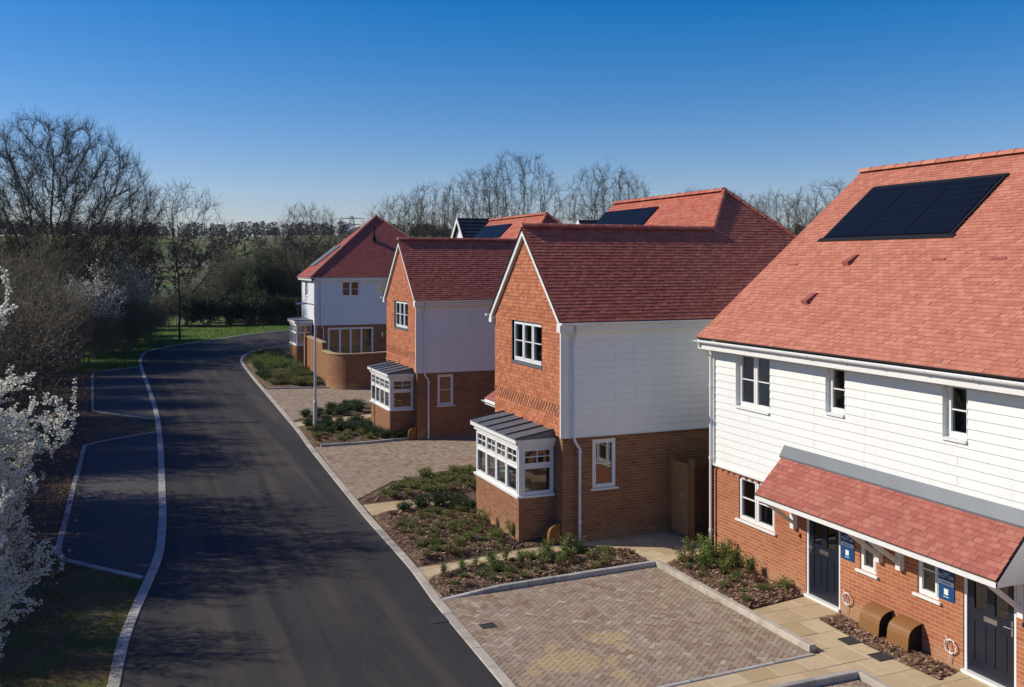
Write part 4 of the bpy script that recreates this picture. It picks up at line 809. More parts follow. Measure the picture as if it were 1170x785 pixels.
mb = MB(); mb.box(dx0+3.5, dx0+3.6, dy0+.2, dy1-.2, 0, 5.5); mb.box(dx0+.2, dx1-.2, dy0+1.3, dy0+1.4, 0, 5.5); mb.box(dx0+.2, dx1-.2, dy0+.2, dy1-.2, 2.65, 2.9); mb.build('interior_wall', 'plaster', D_)
# its square bay on the road side
bx0, byy0, byy1 = 11.3, 66.9, 69.6; mb = MB(); fB = F((bx0, byy1, 0), (0, -1, 0), (-1, 0, 0)); fS = F((bx0, byy0, 0), (1, 0, 0), (0, -1, 0))
wall(mb, fB, byy1-byy0, -.05, 1.15); wall(mb, fS, 1.15, -.05, 1.15); bay = mb.build('bay', 'brown_brick', D_)
mb = MB(); mb.box(bx0-.05, dx0, byy0-.05, byy1, 1.15, 1.2); mb.box(bx0-.05, dx0, byy0-.05, byy1+.05, 2.6, 2.72); mb.box(bx0-.14, dx0, byy0-.14, byy1+.14, 2.72, 2.86); mb.build('bay_fascia', 'white_paint', bay)
mb = MB(); mb.box(bx0-.16, dx0, byy0-.16, byy1+.16, 2.862, 2.93); mb.build('bay_roof', 'lead', bay)
window(bay, fB, .02, byy1-byy0-.02, 1.2, 2.6, lights=4, bars=1, vbars=1, rec=0, sill=False, transom=2.05); window(bay, fS, .02, 1.05, 1.2, 2.6, lights=1, bars=1, vbars=1, rec=0, sill=False, transom=2.05)

# ------------------------------------------------------------------ dark-roofed houses behind
def rear_house(name_label, gx, gy, L, W, ze, zr, grp='dark-roofed houses behind the front row'):
    t = thing('dark_roofed_house', name_label, 'house', (gx, gy, 0), grp); mb = MB(); y0, y1 = gy-W/2, gy+W/2
    for p in (((gx, y0), (gx, y1)), ((gx, y1), (gx+L, y1)), ((gx+L, y1), (gx+L, y0)), ((gx+L, y0), (gx, y0))): mb.face([(*p[0], 0), (*p[1], 0), (*p[1], ze), (*p[0], ze)])
    for x in (gx, gx+L): mb.face([(x, y0, ze), (x, y1, ze), (x, gy, zr-.1)])
    mb.build('wall', 'cream_board', t); rt = MB(); ru = MB(); slope(rt, ru, [(gx-.2, y0-.3, ze-.1), (gx+L+.2, y0-.3, ze-.1), (gx+L+.2, gy, zr), (gx-.2, gy, zr)], .3, .4, th=.03); slope(rt, ru, [(gx-.2, y1+.3, ze-.1), (gx+L+.2, y1+.3, ze-.1), (gx+L+.2, gy, zr), (gx-.2, gy, zr)], .3, .4, th=.03)
    r = rt.build('roof', 'slate_tile', t); ru.build('roof_underlay', 'black', r)
    mb = MB()
    for ye in (y0-.3, y1+.3): mb.hexa([(gx-.24, ye, ze-.35), (gx-.2, ye, ze-.35), (gx-.2, gy, zr-.25), (gx-.24, gy, zr-.25), (gx-.24, ye, ze-.05), (gx-.2, ye, ze-.05), (gx-.2, gy, zr+.05), (gx-.24, gy, zr+.05)])
    mb.build('barge_board', 'white_paint', r); return t
rear_house('dark slate-roofed house with a white gable showing behind the farther gabled house', 19.6, 56.7, 5.5, 5.5, 6.3, 9.6)
rear_house('dark slate-roofed house of which only a strip of ridge shows between two red roofs', 26.6, 54.0, 6, 5.5, 6.2, 9.48)

# ------------------------------------------------------------------ curved garden wall, gate and fence, lamp, covers
def arc(cx_, cy_, r, a0, a1, n): return [(cx_+r*math.cos(R(a0+(a1-a0)*i/n)), cy_+r*math.sin(R(a0+(a1-a0)*i/n))) for i in range(n+1)]
t = thing('garden_wall', 'curved brown brick garden wall with stepped coping in front of the hipped house', 'wall', (11.5, 52.5, 0))
def wall_strip(mb, pts, z0, z1, th, cap=False):
    s = 0
    for i in range(len(pts)-1):
        a, b = V((*pts[i], 0)), V((*pts[i+1], 0)); d = (b-a); L = d.length
        na = V((-(V((*pts[min(i+1, len(pts)-1)], 0))-V((*pts[max(i-1, 0)], 0))).y, (V((*pts[min(i+1, len(pts)-1)], 0))-V((*pts[max(i-1, 0)], 0))).x, 0)).normalized()
        nb = V((-(V((*pts[min(i+2, len(pts)-1)], 0))-a).y, (V((*pts[min(i+2, len(pts)-1)], 0))-a).x, 0)).normalized()
        for sg in (1, -1):
            mb.face([a+na*th/2*sg+V((0, 0, z0)), b+nb*th/2*sg+V((0, 0, z0)), b+nb*th/2*sg+V((0, 0, z1)), a+na*th/2*sg+V((0, 0, z1))], 0, [(s, z0), (s+L, z0), (s+L, z1), (s, z1)])
        for z in (z0, z1): mb.face([a+na*th/2+V((0, 0, z)), b+nb*th/2+V((0, 0, z)), b-nb*th/2+V((0, 0, z)), a-na*th/2+V((0, 0, z))], 0)
        s += L
    for p, q in ((pts[0], pts[1]), (pts[-1], pts[-2])):
        d = (V((*q, 0))-V((*p, 0))).normalized(); n = V((-d.y, d.x, 0)); P = V((*p, 0)); mb.face([P-n*th/2+V((0, 0, z0)), P+n*th/2+V((0, 0, z0)), P+n*th/2+V((0, 0, z1)), P-n*th/2+V((0, 0, z1))])
seg1 = [(10.85, 59.8), (10.74, 54.4)]; seg2 = [(10.74, 54.4), (10.74, 52.9)]+arc(12.0, 52.8, 1.26, 176, 262, 12)+[(13.0, 51.75), (14.4, 52.3), (19, 53)]
mb = MB(); wall_strip(mb, seg1, -.05, 2.3, .22); wall_strip(mb, seg2, -.05, 1.88, .22); mb.build('brickwork', 'red_brick' if False else 'brown_brick', t)
mb = MB(); wall_strip(mb, seg1, 2.301, 2.37, .30); wall_strip(mb, seg2, 1.881, 1.95, .30); mb.build('coping', 'buff_slab', t)
mb = MB(); mb.box(10.62, 11.02, 59.8, 60.2, -.05, 2.55); mb.build('pier', 'brown_brick', t)
t = thing('garden_gate', 'dark timber boarded gate with posts between the near gabled house and the cream house', 'gate', (13.0, 20.8, 0))
def leaf(p, q, h, parent, name, m):
    p, q = V((*p, 0)), V((*q, 0)); d = q-p; u = d.normalized(); n = V((u.y, -u.x, 0)); fr = F(p, u, n); mb = MB(); k = int(d.length/.125)
    for i in range(k): fr.box(mb, i*d.length/k+.004, (i+1)*d.length/k-.004, .06, h, 0, .02)
    for z in (.3, h/2, h-.2): fr.box(mb, 0, d.length, z, z+.09, -.035, -.001)
    return mb.build(name, m, parent)
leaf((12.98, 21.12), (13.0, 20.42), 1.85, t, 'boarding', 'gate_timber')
for x, y, hh in ((12.96, 21.17, 1.98), (13.02, 20.34, 2.0)):
    mb = MB(); mb.box(x-.06, x+.06, y-.06, y+.06, 0, hh); mb.build('post', 'timber', t)
mb = MB(); mb.tube([(12.93, 20.6, 1.0), (12.93, 20.6, 1.12)], .012, 6); mb.build('latch', 'galvanised', t)
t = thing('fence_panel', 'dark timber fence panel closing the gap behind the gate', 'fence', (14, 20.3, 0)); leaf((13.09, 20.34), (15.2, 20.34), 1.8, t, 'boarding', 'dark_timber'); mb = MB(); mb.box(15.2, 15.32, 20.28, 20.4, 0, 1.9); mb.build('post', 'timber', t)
lx, ly = 7.5, 39.9
t = thing('street_lamp', 'tall grey street lamp with a short arm standing in the planted bed by the kerb', 'street lamp', (lx, ly, 0))
mb = MB(); mb.tube([(lx, ly, -.05), (lx, ly, 1.1), (lx, ly, 1.16), (lx, ly, 5.1), (lx, ly, 5.16)], [.085, .085, .055, .042, .03], 14); mb.build('column', 'galvanised', t, smooth=True)
mb = MB(); ax, ay = -.93, .38; mb.tube([(lx, ly, 5.1), (lx+ax*.25, ly+ay*.25, 5.14), (lx+ax*.4, ly+ay*.4, 5.15)], .022, 8); mb.build('arm', 'galvanised', t)
mb = MB(); A_ = V((lx+ax*.35, ly+ay*.35, 5.15)); u_ = V((ax, ay, 0)); s_ = V((-ay, ax, 0)); mb.hexa([A_-s_*.06-V((0, 0, .03)), A_+u_*.45-s_*.09-V((0, 0, .03)), A_+u_*.45+s_*.09-V((0, 0, .03)), A_+s_*.06-V((0, 0, .03)), A_-s_*.05+V((0, 0, .04)), A_+u_*.42-s_*.07+V((0, 0, .02)), A_+u_*.42+s_*.07+V((0, 0, .02)), A_+s_*.05+V((0, 0, .04))]); mb.build('lantern', 'galvanised', t)
mb = MB(); mb.box(lx-.05, lx+.05, ly-.095, ly-.084, .35, .9); mb.build('door_hatch', 'galvanised', t)
def cover(name, label, cat, x, y, w_, h_, z, bars, ang=0, m='iron_cover'):
    t = thing(name, label, cat, (x, y, z)); fr = lambda a, b, c: (x+a*math.cos(ang)-b*math.sin(ang), y+a*math.sin(ang)+b*math.cos(ang), z+c)
    def bx(mb, a0, a1, b0, b1, c0, c1): mb.hexa([fr(a0, b0, c0), fr(a1, b0, c0), fr(a1, b1, c0), fr(a0, b1, c0), fr(a0, b0, c1), fr(a1, b0, c1), fr(a1, b1, c1), fr(a0, b1, c1)])
    mb = MB(); f_ = .03
    for q in ((-w_/2, w_/2, -h_/2, -h_/2+f_), (-w_/2, w_/2, h_/2-f_, h_/2), (-w_/2, -w_/2+f_, -h_/2+f_, h_/2-f_), (w_/2-f_, w_/2, -h_/2+f_, h_/2-f_)): bx(mb, *q, 0, .010)
    mb.build('frame', m, t); mb = MB(); bx(mb, -w_/2+f_, w_/2-f_, -h_/2+f_, h_/2-f_, 0, .004)
    for k in range(bars): xx = -w_/2+f_+(w_-2*f_)*(k+.5)/bars; bx(mb, xx-.012, xx+.012, -h_/2+f_+.01, h_/2-f_-.01, .0042, .009)
    mb.build('grate' if bars > 8 else 'lid', m, t); return t
cover('access_cover', 'small dark square drain cover set in the near block driveway', 'drain cover', 6.42, 16.98, .28, .22, .005, 4)
cover('drain_gully', 'dark iron gully grate in the road beside the kerb of the near driveway', 'drain', 5.68, 17.68, .36, .42, .001, 9)
cover('access_cover', 'dark square cover by the bark strip under the farther brown meter box', 'drain cover', 12.22, 13.86, .34, .3, .0, 5)
cover('access_cover', 'dark square cover by the bark strip under the nearer brown meter box', 'drain cover', 12.22, 13.1, .34, .3, .0, 5)
t = thing('tree_stake_frame', 'pale timber goalpost stake frame standing on the far verge before the hedge', 'stake frame', (5.2, 107.4, 0)); mb = MB(); mb.tube([(4.85, 107.5, 0), (4.85, 107.5, 1.35)], .05, 8); mb.build('post', 'pale_bark' , t); mb = MB(); mb.tube([(5.65, 107.3, 0), (5.65, 107.3, 1.35)], .05, 8); mb.build('post', 'pale_bark', t); mb = MB(); mb.box(4.75, 5.75, 107.36, 107.44, 1.25, 1.35); mb.build('crossbar', 'pale_bark', t)
# pylon
px_, py_ = 111.8, 494.3; t = thing('electricity_pylon', 'distant grey steel lattice pylon on the horizon left of the hipped house', 'pylon', (px_, py_, terr(px_, py_))); mb = MB(); zt = 31.5; zb = terr(px_, py_)
def pyw(z): return 2.6*(zt-z)/(zt-zb)+.35
zs_ = np.linspace(zb, zt, 11)
for i in range(10):
    for sx, sy in ((-1, -1), (1, -1), (1, 1), (-1, 1)): a, b = pyw(zs_[i]), pyw(zs_[i+1]); mb.tube([(px_+sx*a, py_+sy*a, zs_[i]), (px_+sx*b, py_+sy*b, zs_[i+1])], .14, 4)
    for s in (-1, 1): mb.tube([(px_-pyw(zs_[i])*s, py_-pyw(zs_[i]), zs_[i]), (px_+pyw(zs_[i+1])*s, py_-pyw(zs_[i+1]), zs_[i+1])], .08, 4)
mb.build('tower', 'pylon_steel', t)
for z, L in ((30.0, 6.4), (26.8, 4.8), (23.8, 4.0)):
    mb = MB(); mb.tube([(px_-L*.93, py_+L*.37, z), (px_, py_, z+.35), (px_+L*.93, py_-L*.37, z)], .17, 4); mb.tube([(px_-L*.93, py_+L*.37, z), (px_+L*.93, py_-L*.37, z)], .12, 4)
    for s in (-1, 1): mb.tube([(px_+s*L*.93, py_-s*L*.37, z), (px_+s*L*.93, py_-s*L*.37, z-1.2)], .1, 4)
    mb.build('crossarm', 'pylon_steel', t)

# ------------------------------------------------------------------ vegetation
def seg_mesh(name, segs, material, thick=.03):
    S_ = np.array(segs, dtype=np.float32); out_v = []; out_f = []; off = 0
    for sel, n in ((S_[:, 6] >= thick, 6), (S_[:, 6] < thick, 3)):
        s = S_[sel]
        if not len(s): continue
        p, q, r0, r1 = s[:, :3], s[:, 3:6], s[:, 6], s[:, 7]; d = q-p; d /= np.linalg.norm(d, axis=1, keepdims=True)+1e-9
        ref = np.where(np.abs(d[:, 2:3]) < .9, np.array([[0, 0, 1.]]), np.array([[1., 0, 0]])); a = np.cross(d, ref); a /= np.linalg.norm(a, axis=1, keepdims=True)+1e-9; b = np.cross(d, a)
        an = np.arange(n)*2*math.pi/n; ring = a[:, None, :]*np.cos(an)[None, :, None]+b[:, None, :]*np.sin(an)[None, :, None]
        v = np.concatenate([p[:, None]+ring*r0[:, None, None], q[:, None]+ring*r1[:, None, None]], axis=1).reshape(-1, 3)
        base = off+np.arange(len(s))[:, None, None]*2*n; k = np.arange(n); kk = (k+1) % n
        f = (base+np.stack([k, kk, kk+n, k+n], axis=1)[None]).reshape(-1, 4); out_v.append(v); out_f.append(f); off += len(v)
    v = np.concatenate(out_v); f = np.concatenate(out_f); me = bpy.data.meshes.new(name)
    me.vertices.add(len(v)); me.vertices.foreach_set('co', v.astype(np.float32).ravel()); me.loops.add(f.size); me.loops.foreach_set('vertex_index', f.astype(np.int32).ravel())
    me.polygons.add(len(f)); me.polygons.foreach_set('loop_start', np.arange(len(f), dtype=np.int32)*4); me.polygons.foreach_set('loop_total', np.full(len(f), 4, dtype=np.int32)); me.update(calc_edges=True); me.materials.append(M[material]); return me
def quad_mesh(name, C, sz, material, seed, asp=.6, up=0.0, rv=None, tri=False):
    """leaf or petal quads at points C with sizes sz"""
    g_ = np.random.default_rng(seed); C = np.asarray(C, dtype=np.float32); n = len(C); sz = np.broadcast_to(sz, n).astype(np.float32)*g_.uniform(.6, 1.3, n).astype(np.float32)
    a = g_.normal(size=(n, 3)); a[:, 2] += up; a /= np.linalg.norm(a, axis=1, keepdims=True); b = np.cross(a, g_.normal(size=(n, 3))); b /= np.linalg.norm(b, axis=1, keepdims=True)+1e-9
    a = a*sz[:, None]; b = b*(sz*asp)[:, None]
    v = np.stack([C-a*.5, C+b*.5, C+a*.5, C-b*.5], axis=1).reshape(-1, 3).astype(np.float32); me = bpy.data.meshes.new(name)
    me.vertices.add(4*n); me.vertices.foreach_set('co', v.ravel()); me.loops.add(4*n); me.loops.foreach_set('vertex_index', np.arange(4*n, dtype=np.int32)); me.polygons.add(n)
    me.polygons.foreach_set('loop_start', np.arange(n, dtype=np.int32)*4); me.polygons.foreach_set('loop_total', np.full(n, 4, dtype=np.int32)); me.update(calc_edges=True)
    at = me.attributes.new('rnd', 'FLOAT', 'FACE'); at.data.foreach_set('value', (g_.random(n) if rv is None else rv).astype(np.float32)); me.materials.append(M[material]); return me
def grow(segs, r_, p, d, L, rad, lev, kids, spread, npc, wander, trop, tips, shrink=.62, rmin=.006):
    q = p; n = npc[min(lev, len(npc)-1)]; kn = kids[lev] if lev < len(kids) else 0; pts = []
    r0 = rad
    for i in range(n):
        d = (d+V((r_.gauss(0, wander), r_.gauss(0, wander), r_.gauss(0, wander)+(trop if lev < 2 else trop*.35)))).normalized()
        r1 = max(rmin, rad*(1-.75*(i+1)/n)); e = q+d*(L/n); segs.append((*q, *e, r0, r1)); pts.append((q, e, d, r1)); q = e; r0 = r1
    tips.append((q, d, lev))
    if not kn: return
    az = r_.uniform(0, 6.28)
    for k in range(kn):
        t = (.28 if lev else .3)+(.72 if lev else .68)*(k+r_.random()*.8)/kn; i = min(n-1, int(t*n)); a, b, dd, rr = pts[i]; s = a.lerp(b, t*n-i)
        az += 2.4+r_.uniform(-.5, .5); ax = dd.cross(V((.3, .5, .8))).normalized(); by = dd.cross(ax); sp = spread[min(lev, len(spread)-1)]*r_.uniform(.75, 1.25)
        nd = (dd*math.cos(sp)+(ax*math.cos(az)+by*math.sin(az))*math.sin(sp)).normalized()
        grow(segs, r_, s, nd, L*(shrink[min(lev, len(shrink)-1)] if hasattr(shrink, '__len__') else shrink)*r_.uniform(.75, 1.2)*(1.15-.45*t), max(rmin, rr*.7), lev+1, kids, spread, npc, wander, trop, tips, shrink, rmin)
def norm_segs(segs, tips, h, w_):
    A_ = np.array(segs); top = np.percentile(A_[:, 5], 99.8); rad = np.percentile(np.hypot(A_[:, 3], A_[:, 4]), 97); sx = (w_/2)/rad; sz = h/top
    A_[:, [0, 1, 3, 4]] *= sx; A_[:, [2, 5]] *= sz; return A_, [(V((p.x*sx, p.y*sx, p.z*sz)), d, l) for p, d, l in tips]
def tree_proto(seed, h, w_, kids, spread, shrink, trunk=.3, wander=.09, trop=.03, rmin=.012, L0=.5, rad=.3, npc=(6, 5, 4, 3, 2)):
    r_ = random.Random(seed); segs = []; tips = []; grow(segs, r_, V((0, 0, 0)), V((0, 0, 1)), h*L0, rad, 0, kids, spread, npc, wander, trop, tips, shrink, rmin); return norm_segs(segs, tips, h, w_)
def crown_tree(seed, h, w_, base, n_att=2600, step=.45, kill=.8, infl=4.5, lean=0, shape=1.0, twigs=3, tw=.55, rtip=.011, stems=1, expo=2.25):
    """space colonisation: limbs grow towards points spread through a domed crown, then fine twigs are added"""
    g_ = np.random.default_rng(seed); A_ = []
    while len(A_) < n_att:
        q = g_.uniform(-1, 1, 3); r = math.hypot(math.hypot(q[0], q[1]), q[2])
        lump = 1+.16*noise.noise(V((q[0]*2.3, q[1]*2.3, q[2]*2.3+seed)))
        if r > lump or (r < .5 and g_.random() > .5): continue
        z = base+(h-base)*(.42+.58*q[2]*1.0) if q[2] > 0 else base+(h-base)*(.42+.42*q[2]*shape)
        A_.append((q[0]*w_/2, q[1]*w_/2, z))
    A_ = np.array(A_); N_ = [np.array((0, 0, 0.))]; par = [-1]
    for s in range(stems):
        last = 0; top = base*(.9 if stems == 1 else .6); k = max(2, int(top/step)); dx = g_.normal(size=2)*(.25 if stems > 1 else .02)
        for i in range(k): N_.append(N_[last]+np.array((dx[0]*step+g_.normal()*.02, dx[1]*step+g_.normal()*.02, top/k))); par.append(last); last = len(N_)-1
    P_ = np.array(N_); D = np.full(len(A_), 1e9); I = np.zeros(len(A_), int)
    def upd(i0):
        nonlocal D, I
        for i in range(i0, len(P_), 400):
            blk = P_[i:i+400]; d = np.linalg.norm(A_[:, None]-blk[None], axis=2); m_ = d.min(1); k = d.argmin(1); b = m_ < D; D = np.where(b, m_, D); I = np.where(b, k+i, I)
    upd(0)
    for it in range(160):
        sel = D < (infl if it > 6 else 1e9)
        if not sel.any(): break
        idx = I[sel]; dv = (A_[sel]-P_[idx])/D[sel][:, None]; acc = {}
        for k_, v_ in zip(idx, dv): acc[k_] = acc.get(k_, 0)+v_
        new = []
        for k_, v_ in acc.items():
            v_ = v_/(np.linalg.norm(v_)+1e-9)+g_.normal(size=3)*.09+np.array((0, 0, .04)); v_ /= np.linalg.norm(v_); new.append(P_[k_]+v_*step); par.append(k_)
        i0 = len(P_); P_ = np.concatenate([P_, np.array(new)]); upd(i0)
        keep = D > kill; A_, D, I = A_[keep], D[keep], I[keep]
        if not len(A_) or len(P_) > 7500: break
    n = len(P_); w3 = np.zeros(n); ch = np.zeros(n, int)
    for i in range(n-1, 0, -1):
        if ch[i] == 0: w3[i] = rtip**expo
        w3[par[i]] += w3[i]; ch[par[i]] += 1
    rr = w3**(1/expo); S_ = []
    for i in range(1, n): S_.append((*P_[par[i]], *P_[i], min(rr[par[i]], rr[i]*1.35), rr[i]))
    for i in range(1, n):
        if rr[i] > .05: continue
        d0 = P_[i]-P_[par[i]]; d0 /= np.linalg.norm(d0)+1e-9; out = P_[i]-np.array((0, 0, base+(h-base)*.3)); out /= np.linalg.norm(out)+1e-9
        for k in range(twigs+(2 if ch[i] == 0 else 0)):
            d = d0*.7+out*.45+g_.normal(size=3)*.5+np.array((0, 0, .12)); d /= np.linalg.norm(d); L = tw*g_.uniform(.5, 1.3); q0 = P_[i]-d0*step*g_.random(); q1 = q0+d*L; d2 = d+g_.normal(size=3)*.3; q2 = q1+d2/np.linalg.norm(d2)*L*.8
            S_.append((*q0, *q1, rtip*.75, rtip*.6)); S_.append((*q1, *q2, rtip*.6, rtip*.4))
            d3 = d+g_.normal(size=3)*.6; S_.append((*q1, *(q1+d3/np.linalg.norm(d3)*L*.6), rtip*.55, rtip*.4))
    A2 = np.array(S_); top = np.percentile(A2[:, 5], 99.8); A2[:, [2, 5]] *= h/top; return A2
PROTO = {}
PROTO = {}
def split_tree(name, segs, bark):   # trunk (thick) and crown (thin) as separate meshes
    t = segs[segs[:, 6] >= .075]; c = segs[segs[:, 6] < .075]; return seg_mesh('trunk', t, bark, .03), seg_mesh('crown', c, bark, .03)
def place_tree(proto, name, label, cat, loc, rot, sc_, group, zs=1.0):
    r = thing(name, label, cat, (loc[0], loc[1], loc[2] if len(loc) > 2 else -.05), group); r.rotation_euler = (0, 0, rot); r.scale = (sc_, sc_, sc_*zs)
    for nm, me in proto:
        o = bpy.data.objects.new(nm, me); sc.collection.objects.link(o); o.parent = r
    return r
specs = dict(oak=dict(seed=3, h=18.5, w_=16.5, base=3.2, n_att=6500, tw=.65, twigs=6, rtip=.013), upright=dict(seed=12, h=19, w_=11.5, base=3, n_att=3800, tw=.55, shape=1.0, twigs=3, rtip=.012),
             fan=dict(seed=5, h=14, w_=10, base=2.2, n_att=3600, stems=3, tw=.55, twigs=4, kill=.7), slim=dict(seed=8, h=14, w_=9.5, base=4.2, n_att=1800, kill=.75, tw=.55, twigs=3))
for k, kw in specs.items(): PROTO[k] = split_tree(k, crown_tree(**kw), 'bark')
def simple(k): return [('trunk', PROTO[k][0]), ('crown', PROTO[k][1])]
TG = 'bare winter trees'
place_tree(simple('oak'), 'oak_tree', 'largest bare spreading tree rising over the thicket at the far left', 'tree', (-4.6, 82.8), 0.4, .98, TG)
place_tree(simple('slim'), 'bare_tree', 'slender bare tree with one straight trunk right of the largest tree', 'tree', (5.0, 89.7, -.5), 2.0, 1.03, TG)
place_tree(simple('fan'), 'bare_tree', 'fan-shaped bare tree far beyond the bend, just left of the pylon', 'tree', (20.9, 115.7), 1.0, 1.0, TG)
place_tree(simple('slim'), 'bare_tree', 'small thin bare tree directly below the pylon behind the hipped roof', 'tree', (29.9, 139), .3, .78, TG)
place_tree(simple('fan'), 'bare_tree', 'bare tree nearest the tip of the hipped roof, leftmost behind the houses', 'tree', (32.7, 116.3), 2.2, 1.1, TG, 1)
place_tree(simple('upright'), 'bare_tree', 'tall bare tree second from left behind the houses', 'tree', (34.6, 109.7), .9, .86, TG)
place_tree(simple('upright'), 'bare_tree', 'tall bare tree third from left behind the houses', 'tree', (41.0, 112.8), 3.0, .98, TG)
place_tree(simple('upright'), 'bare_tree', 'tallest bare tree in the row behind the farther gabled house', 'tree', (45.0, 109.1), 4.6, 1.08, TG)
place_tree(simple('fan'), 'bare_tree', 'low bare tree in the dip between the tall row and the broad tree', 'tree', (55.6, 117.5), 4.0, .85, TG)
place_tree(simple('fan'), 'bare_tree', 'broad bare tree standing alone above the two solar-panelled roofs', 'tree', (58.6, 111.3), .2, 1.4, TG)
place_tree(simple('oak'), 'bare_tree', 'bare treetop just showing over the left end of the nearest rear ridge', 'tree', (83.5, 128), .2, .98, TG)
place_tree(simple('upright'), 'bare_tree', 'bare treetop just showing over the apex of the nearest rear hipped roof', 'tree', (89.2, 125.7), 5.2, .95, TG)
place_tree(simple('fan'), 'bare_tree', 'bare tree left of the pair between the rear roof and the cream house roof', 'tree', (69.6, 90.5), 5.1, 1.08, TG)
place_tree(simple('slim'), 'bare_tree', 'yellowish bare tree rising closest to the slope of the cream house roof', 'tree', (71.2, 84.4), 3.1, 1.14, TG)
place_tree(simple('fan'), 'bare_tree', 'bare tree partly hidden behind the slope of the cream house roof', 'tree', (75.5, 86.9), 1.1, 1.0, TG)

# scrub: many-stemmed thorn bushes, some in leaf bud, some in white blossom
def bush_proto(seed, h, w_, stems, sprd=(.75, .8, .9), lean_=.75, kids=(9, 6, 4), L0=.75, wander=.14, rad=.05, shr=.5, rmin=.006, droop=.0):
    r_ = random.Random(seed); segs = []; tips = []
    for i in range(stems):
        a = r_.uniform(0, 6.28); t = r_.uniform(.05, lean_); grow(segs, r_, V((r_.gauss(0, .25), r_.gauss(0, .25), 0)), V((math.cos(a)*t, math.sin(a)*t, 1)).normalized(), h*L0*r_.uniform(.7, 1.1), rad*r_.uniform(.6, 1.2), 0, kids, sprd, (7, 4, 3, 2), wander, .02-droop, tips, shr, rmin)
    return norm_segs(segs, tips, h, w_)
def along(segs, sel_r, step, seed, jit):
    g_ = np.random.default_rng(seed); s = segs[segs[:, 6] < sel_r]; L = np.linalg.norm(s[:, 3:6]-s[:, :3], axis=1); n = np.maximum(1, (L/step).astype(int)); idx = np.repeat(np.arange(len(s)), n); t = g_.random(len(idx))[:, None]
    return s[idx, :3]*(1-t)+s[idx, 3:6]*t+g_.normal(size=(len(idx), 3))*jit
bs = {}
for k, sd, h, w_, st in (('a', 21, 6.0, 5.5, 17), ('b', 22, 7.0, 5.5, 17), ('c', 23, 4.5, 5.5, 18)):
    sg, tp = bush_proto(sd, h, w_, st); bs[k] = sg; C = along(sg, .03, .07, sd, .08)
    PROTO['scrub_'+k] = [('stems', seg_mesh('stems', sg, 'scrub_bark', .03)), ('leaves', quad_mesh('leaves', C, .07, 'scrub_leaf', sd, .6))]
for k in 'abc':
    C = along(bs[k], .02, .07, 5, .05); C = C[C[:, 2] > C[:, 2].max()*.45]
    PROTO['white_'+k] = PROTO['scrub_'+k]+[('blossom', quad_mesh('blossom', C, .065, 'blossom', 9, .9))]
    C = along(bs[k], .03, .055, 6, .09); PROTO['dark_'+k] = [PROTO['scrub_'+k][0], ('leaves', quad_mesh('leaves', C, .13, 'leaf_dark', 8, .7))]
SG = 'bushes in the roadside thicket'
def scrub(kind, x, y, s, label, rot=None, zs=1, nm='thorn_bush', grp=SG): return place_tree(PROTO[kind], nm, label, 'bush', (x, y), rng.uniform(0, 6.28) if rot is None else rot, s, grp, zs)
r2 = random.Random(4)
TH = 'tangled grey-brown bush in the dense leafless thicket left of the road'
for x, y, s, k in [(-7.0, 13.5, .8, 'a'), (-5.8, 21.0, .8, 'b'), (-5.6, 23.4, .8, 'a'), (-5.4, 25.6, 1.0, 'b'), (-5.0, 28.2, 1.12, 'b'), (-5.6, 31, 1.05, 'b'), (-9, 26.5, 1.1, 'b'), (-9, 22.5, .9, 'b'), (-9.4, 34.5, .8, 'b'), (-5.2, 34.8, .5, 'a'), (-5.0, 38.5, 1.1, 'a'), (-4.6, 42.5, 1.0, 'b'), (-8.2, 39, 1.2, 'b'), (-4.4, 47, 1.0, 'a'),
                   (-7.4, 45, 1.25, 'b'), (-4.2, 52, 1.0, 'b'), (-4.3, 57, 1.05, 'a'), (-7.6, 54, 1.2, 'b'), (-4, 62.5, 1.0, 'b'), (-3.9, 67, .95, 'a'), (-7.5, 63, 1.25, 'b'), (-2.8, 72, .9, 'a'), (-1.6, 76.5, .9, 'b'), (-5.5, 72, 1.3, 'b'), (-1.2, 81, 1.0, 'a'), (-4.6, 79, 1.3, 'b'), (.2, 87, 1.0, 'a'), (1.0, 92, .95, 'c'), (-3, 90, 1.35, 'b'), (-9.5, 90, 1.4, 'b'), (-11, 70, 1.4, 'b'), (-12, 50, 1.5, 'b'), (-12.5, 34, 1.4, 'b'), (2.4, 91.5, .8, 'a'), (1.2, 84.5, .75, 'a'), (.6, 80, .8, 'c')]:
    scrub('scrub_'+k, x, y, s, TH)
for x, y, s, k, lb in [(-.4, 79.3, 1.12, 'b', 'white-flecked blossoming bush at the right end of the roadside thicket'), (-2.6, 69.5, 1.1, 'a', 'white-flecked blossoming bush behind the far parking bay'), 
                       (10.5, 121, 1.05, 'b', 'white blossoming bush above the far hedge, left of the dark multi-stemmed bush'), (21.6, 124, 1.0, 'b', 'white blossoming bush close to the left wall of the hipped house')]:
    scrub('white_'+k, x, y, s, lb, nm='blossoming_bush', grp='blossoming bushes')
HD = 'dark bush in the low shaded hedge beyond the bend'
for i, (x, y) in enumerate([(.5, 97), (1.2, 106), (4.2, 113), (6.8, 110.8), (9.0, 110.9), (11.4, 111.4), (13.6, 111.2), (15.8, 110.6), (18, 110.8), (20.2, 111.2), (22.5, 112), (25, 113), (28, 115), (31, 117)]):
    scrub('dark_'+'ca'[i % 2], x, y, 1.0 if i % 2 == 0 else .78, HD, grp='dark hedge bushes beyond the bend', zs=.82, nm='hedge_bush')
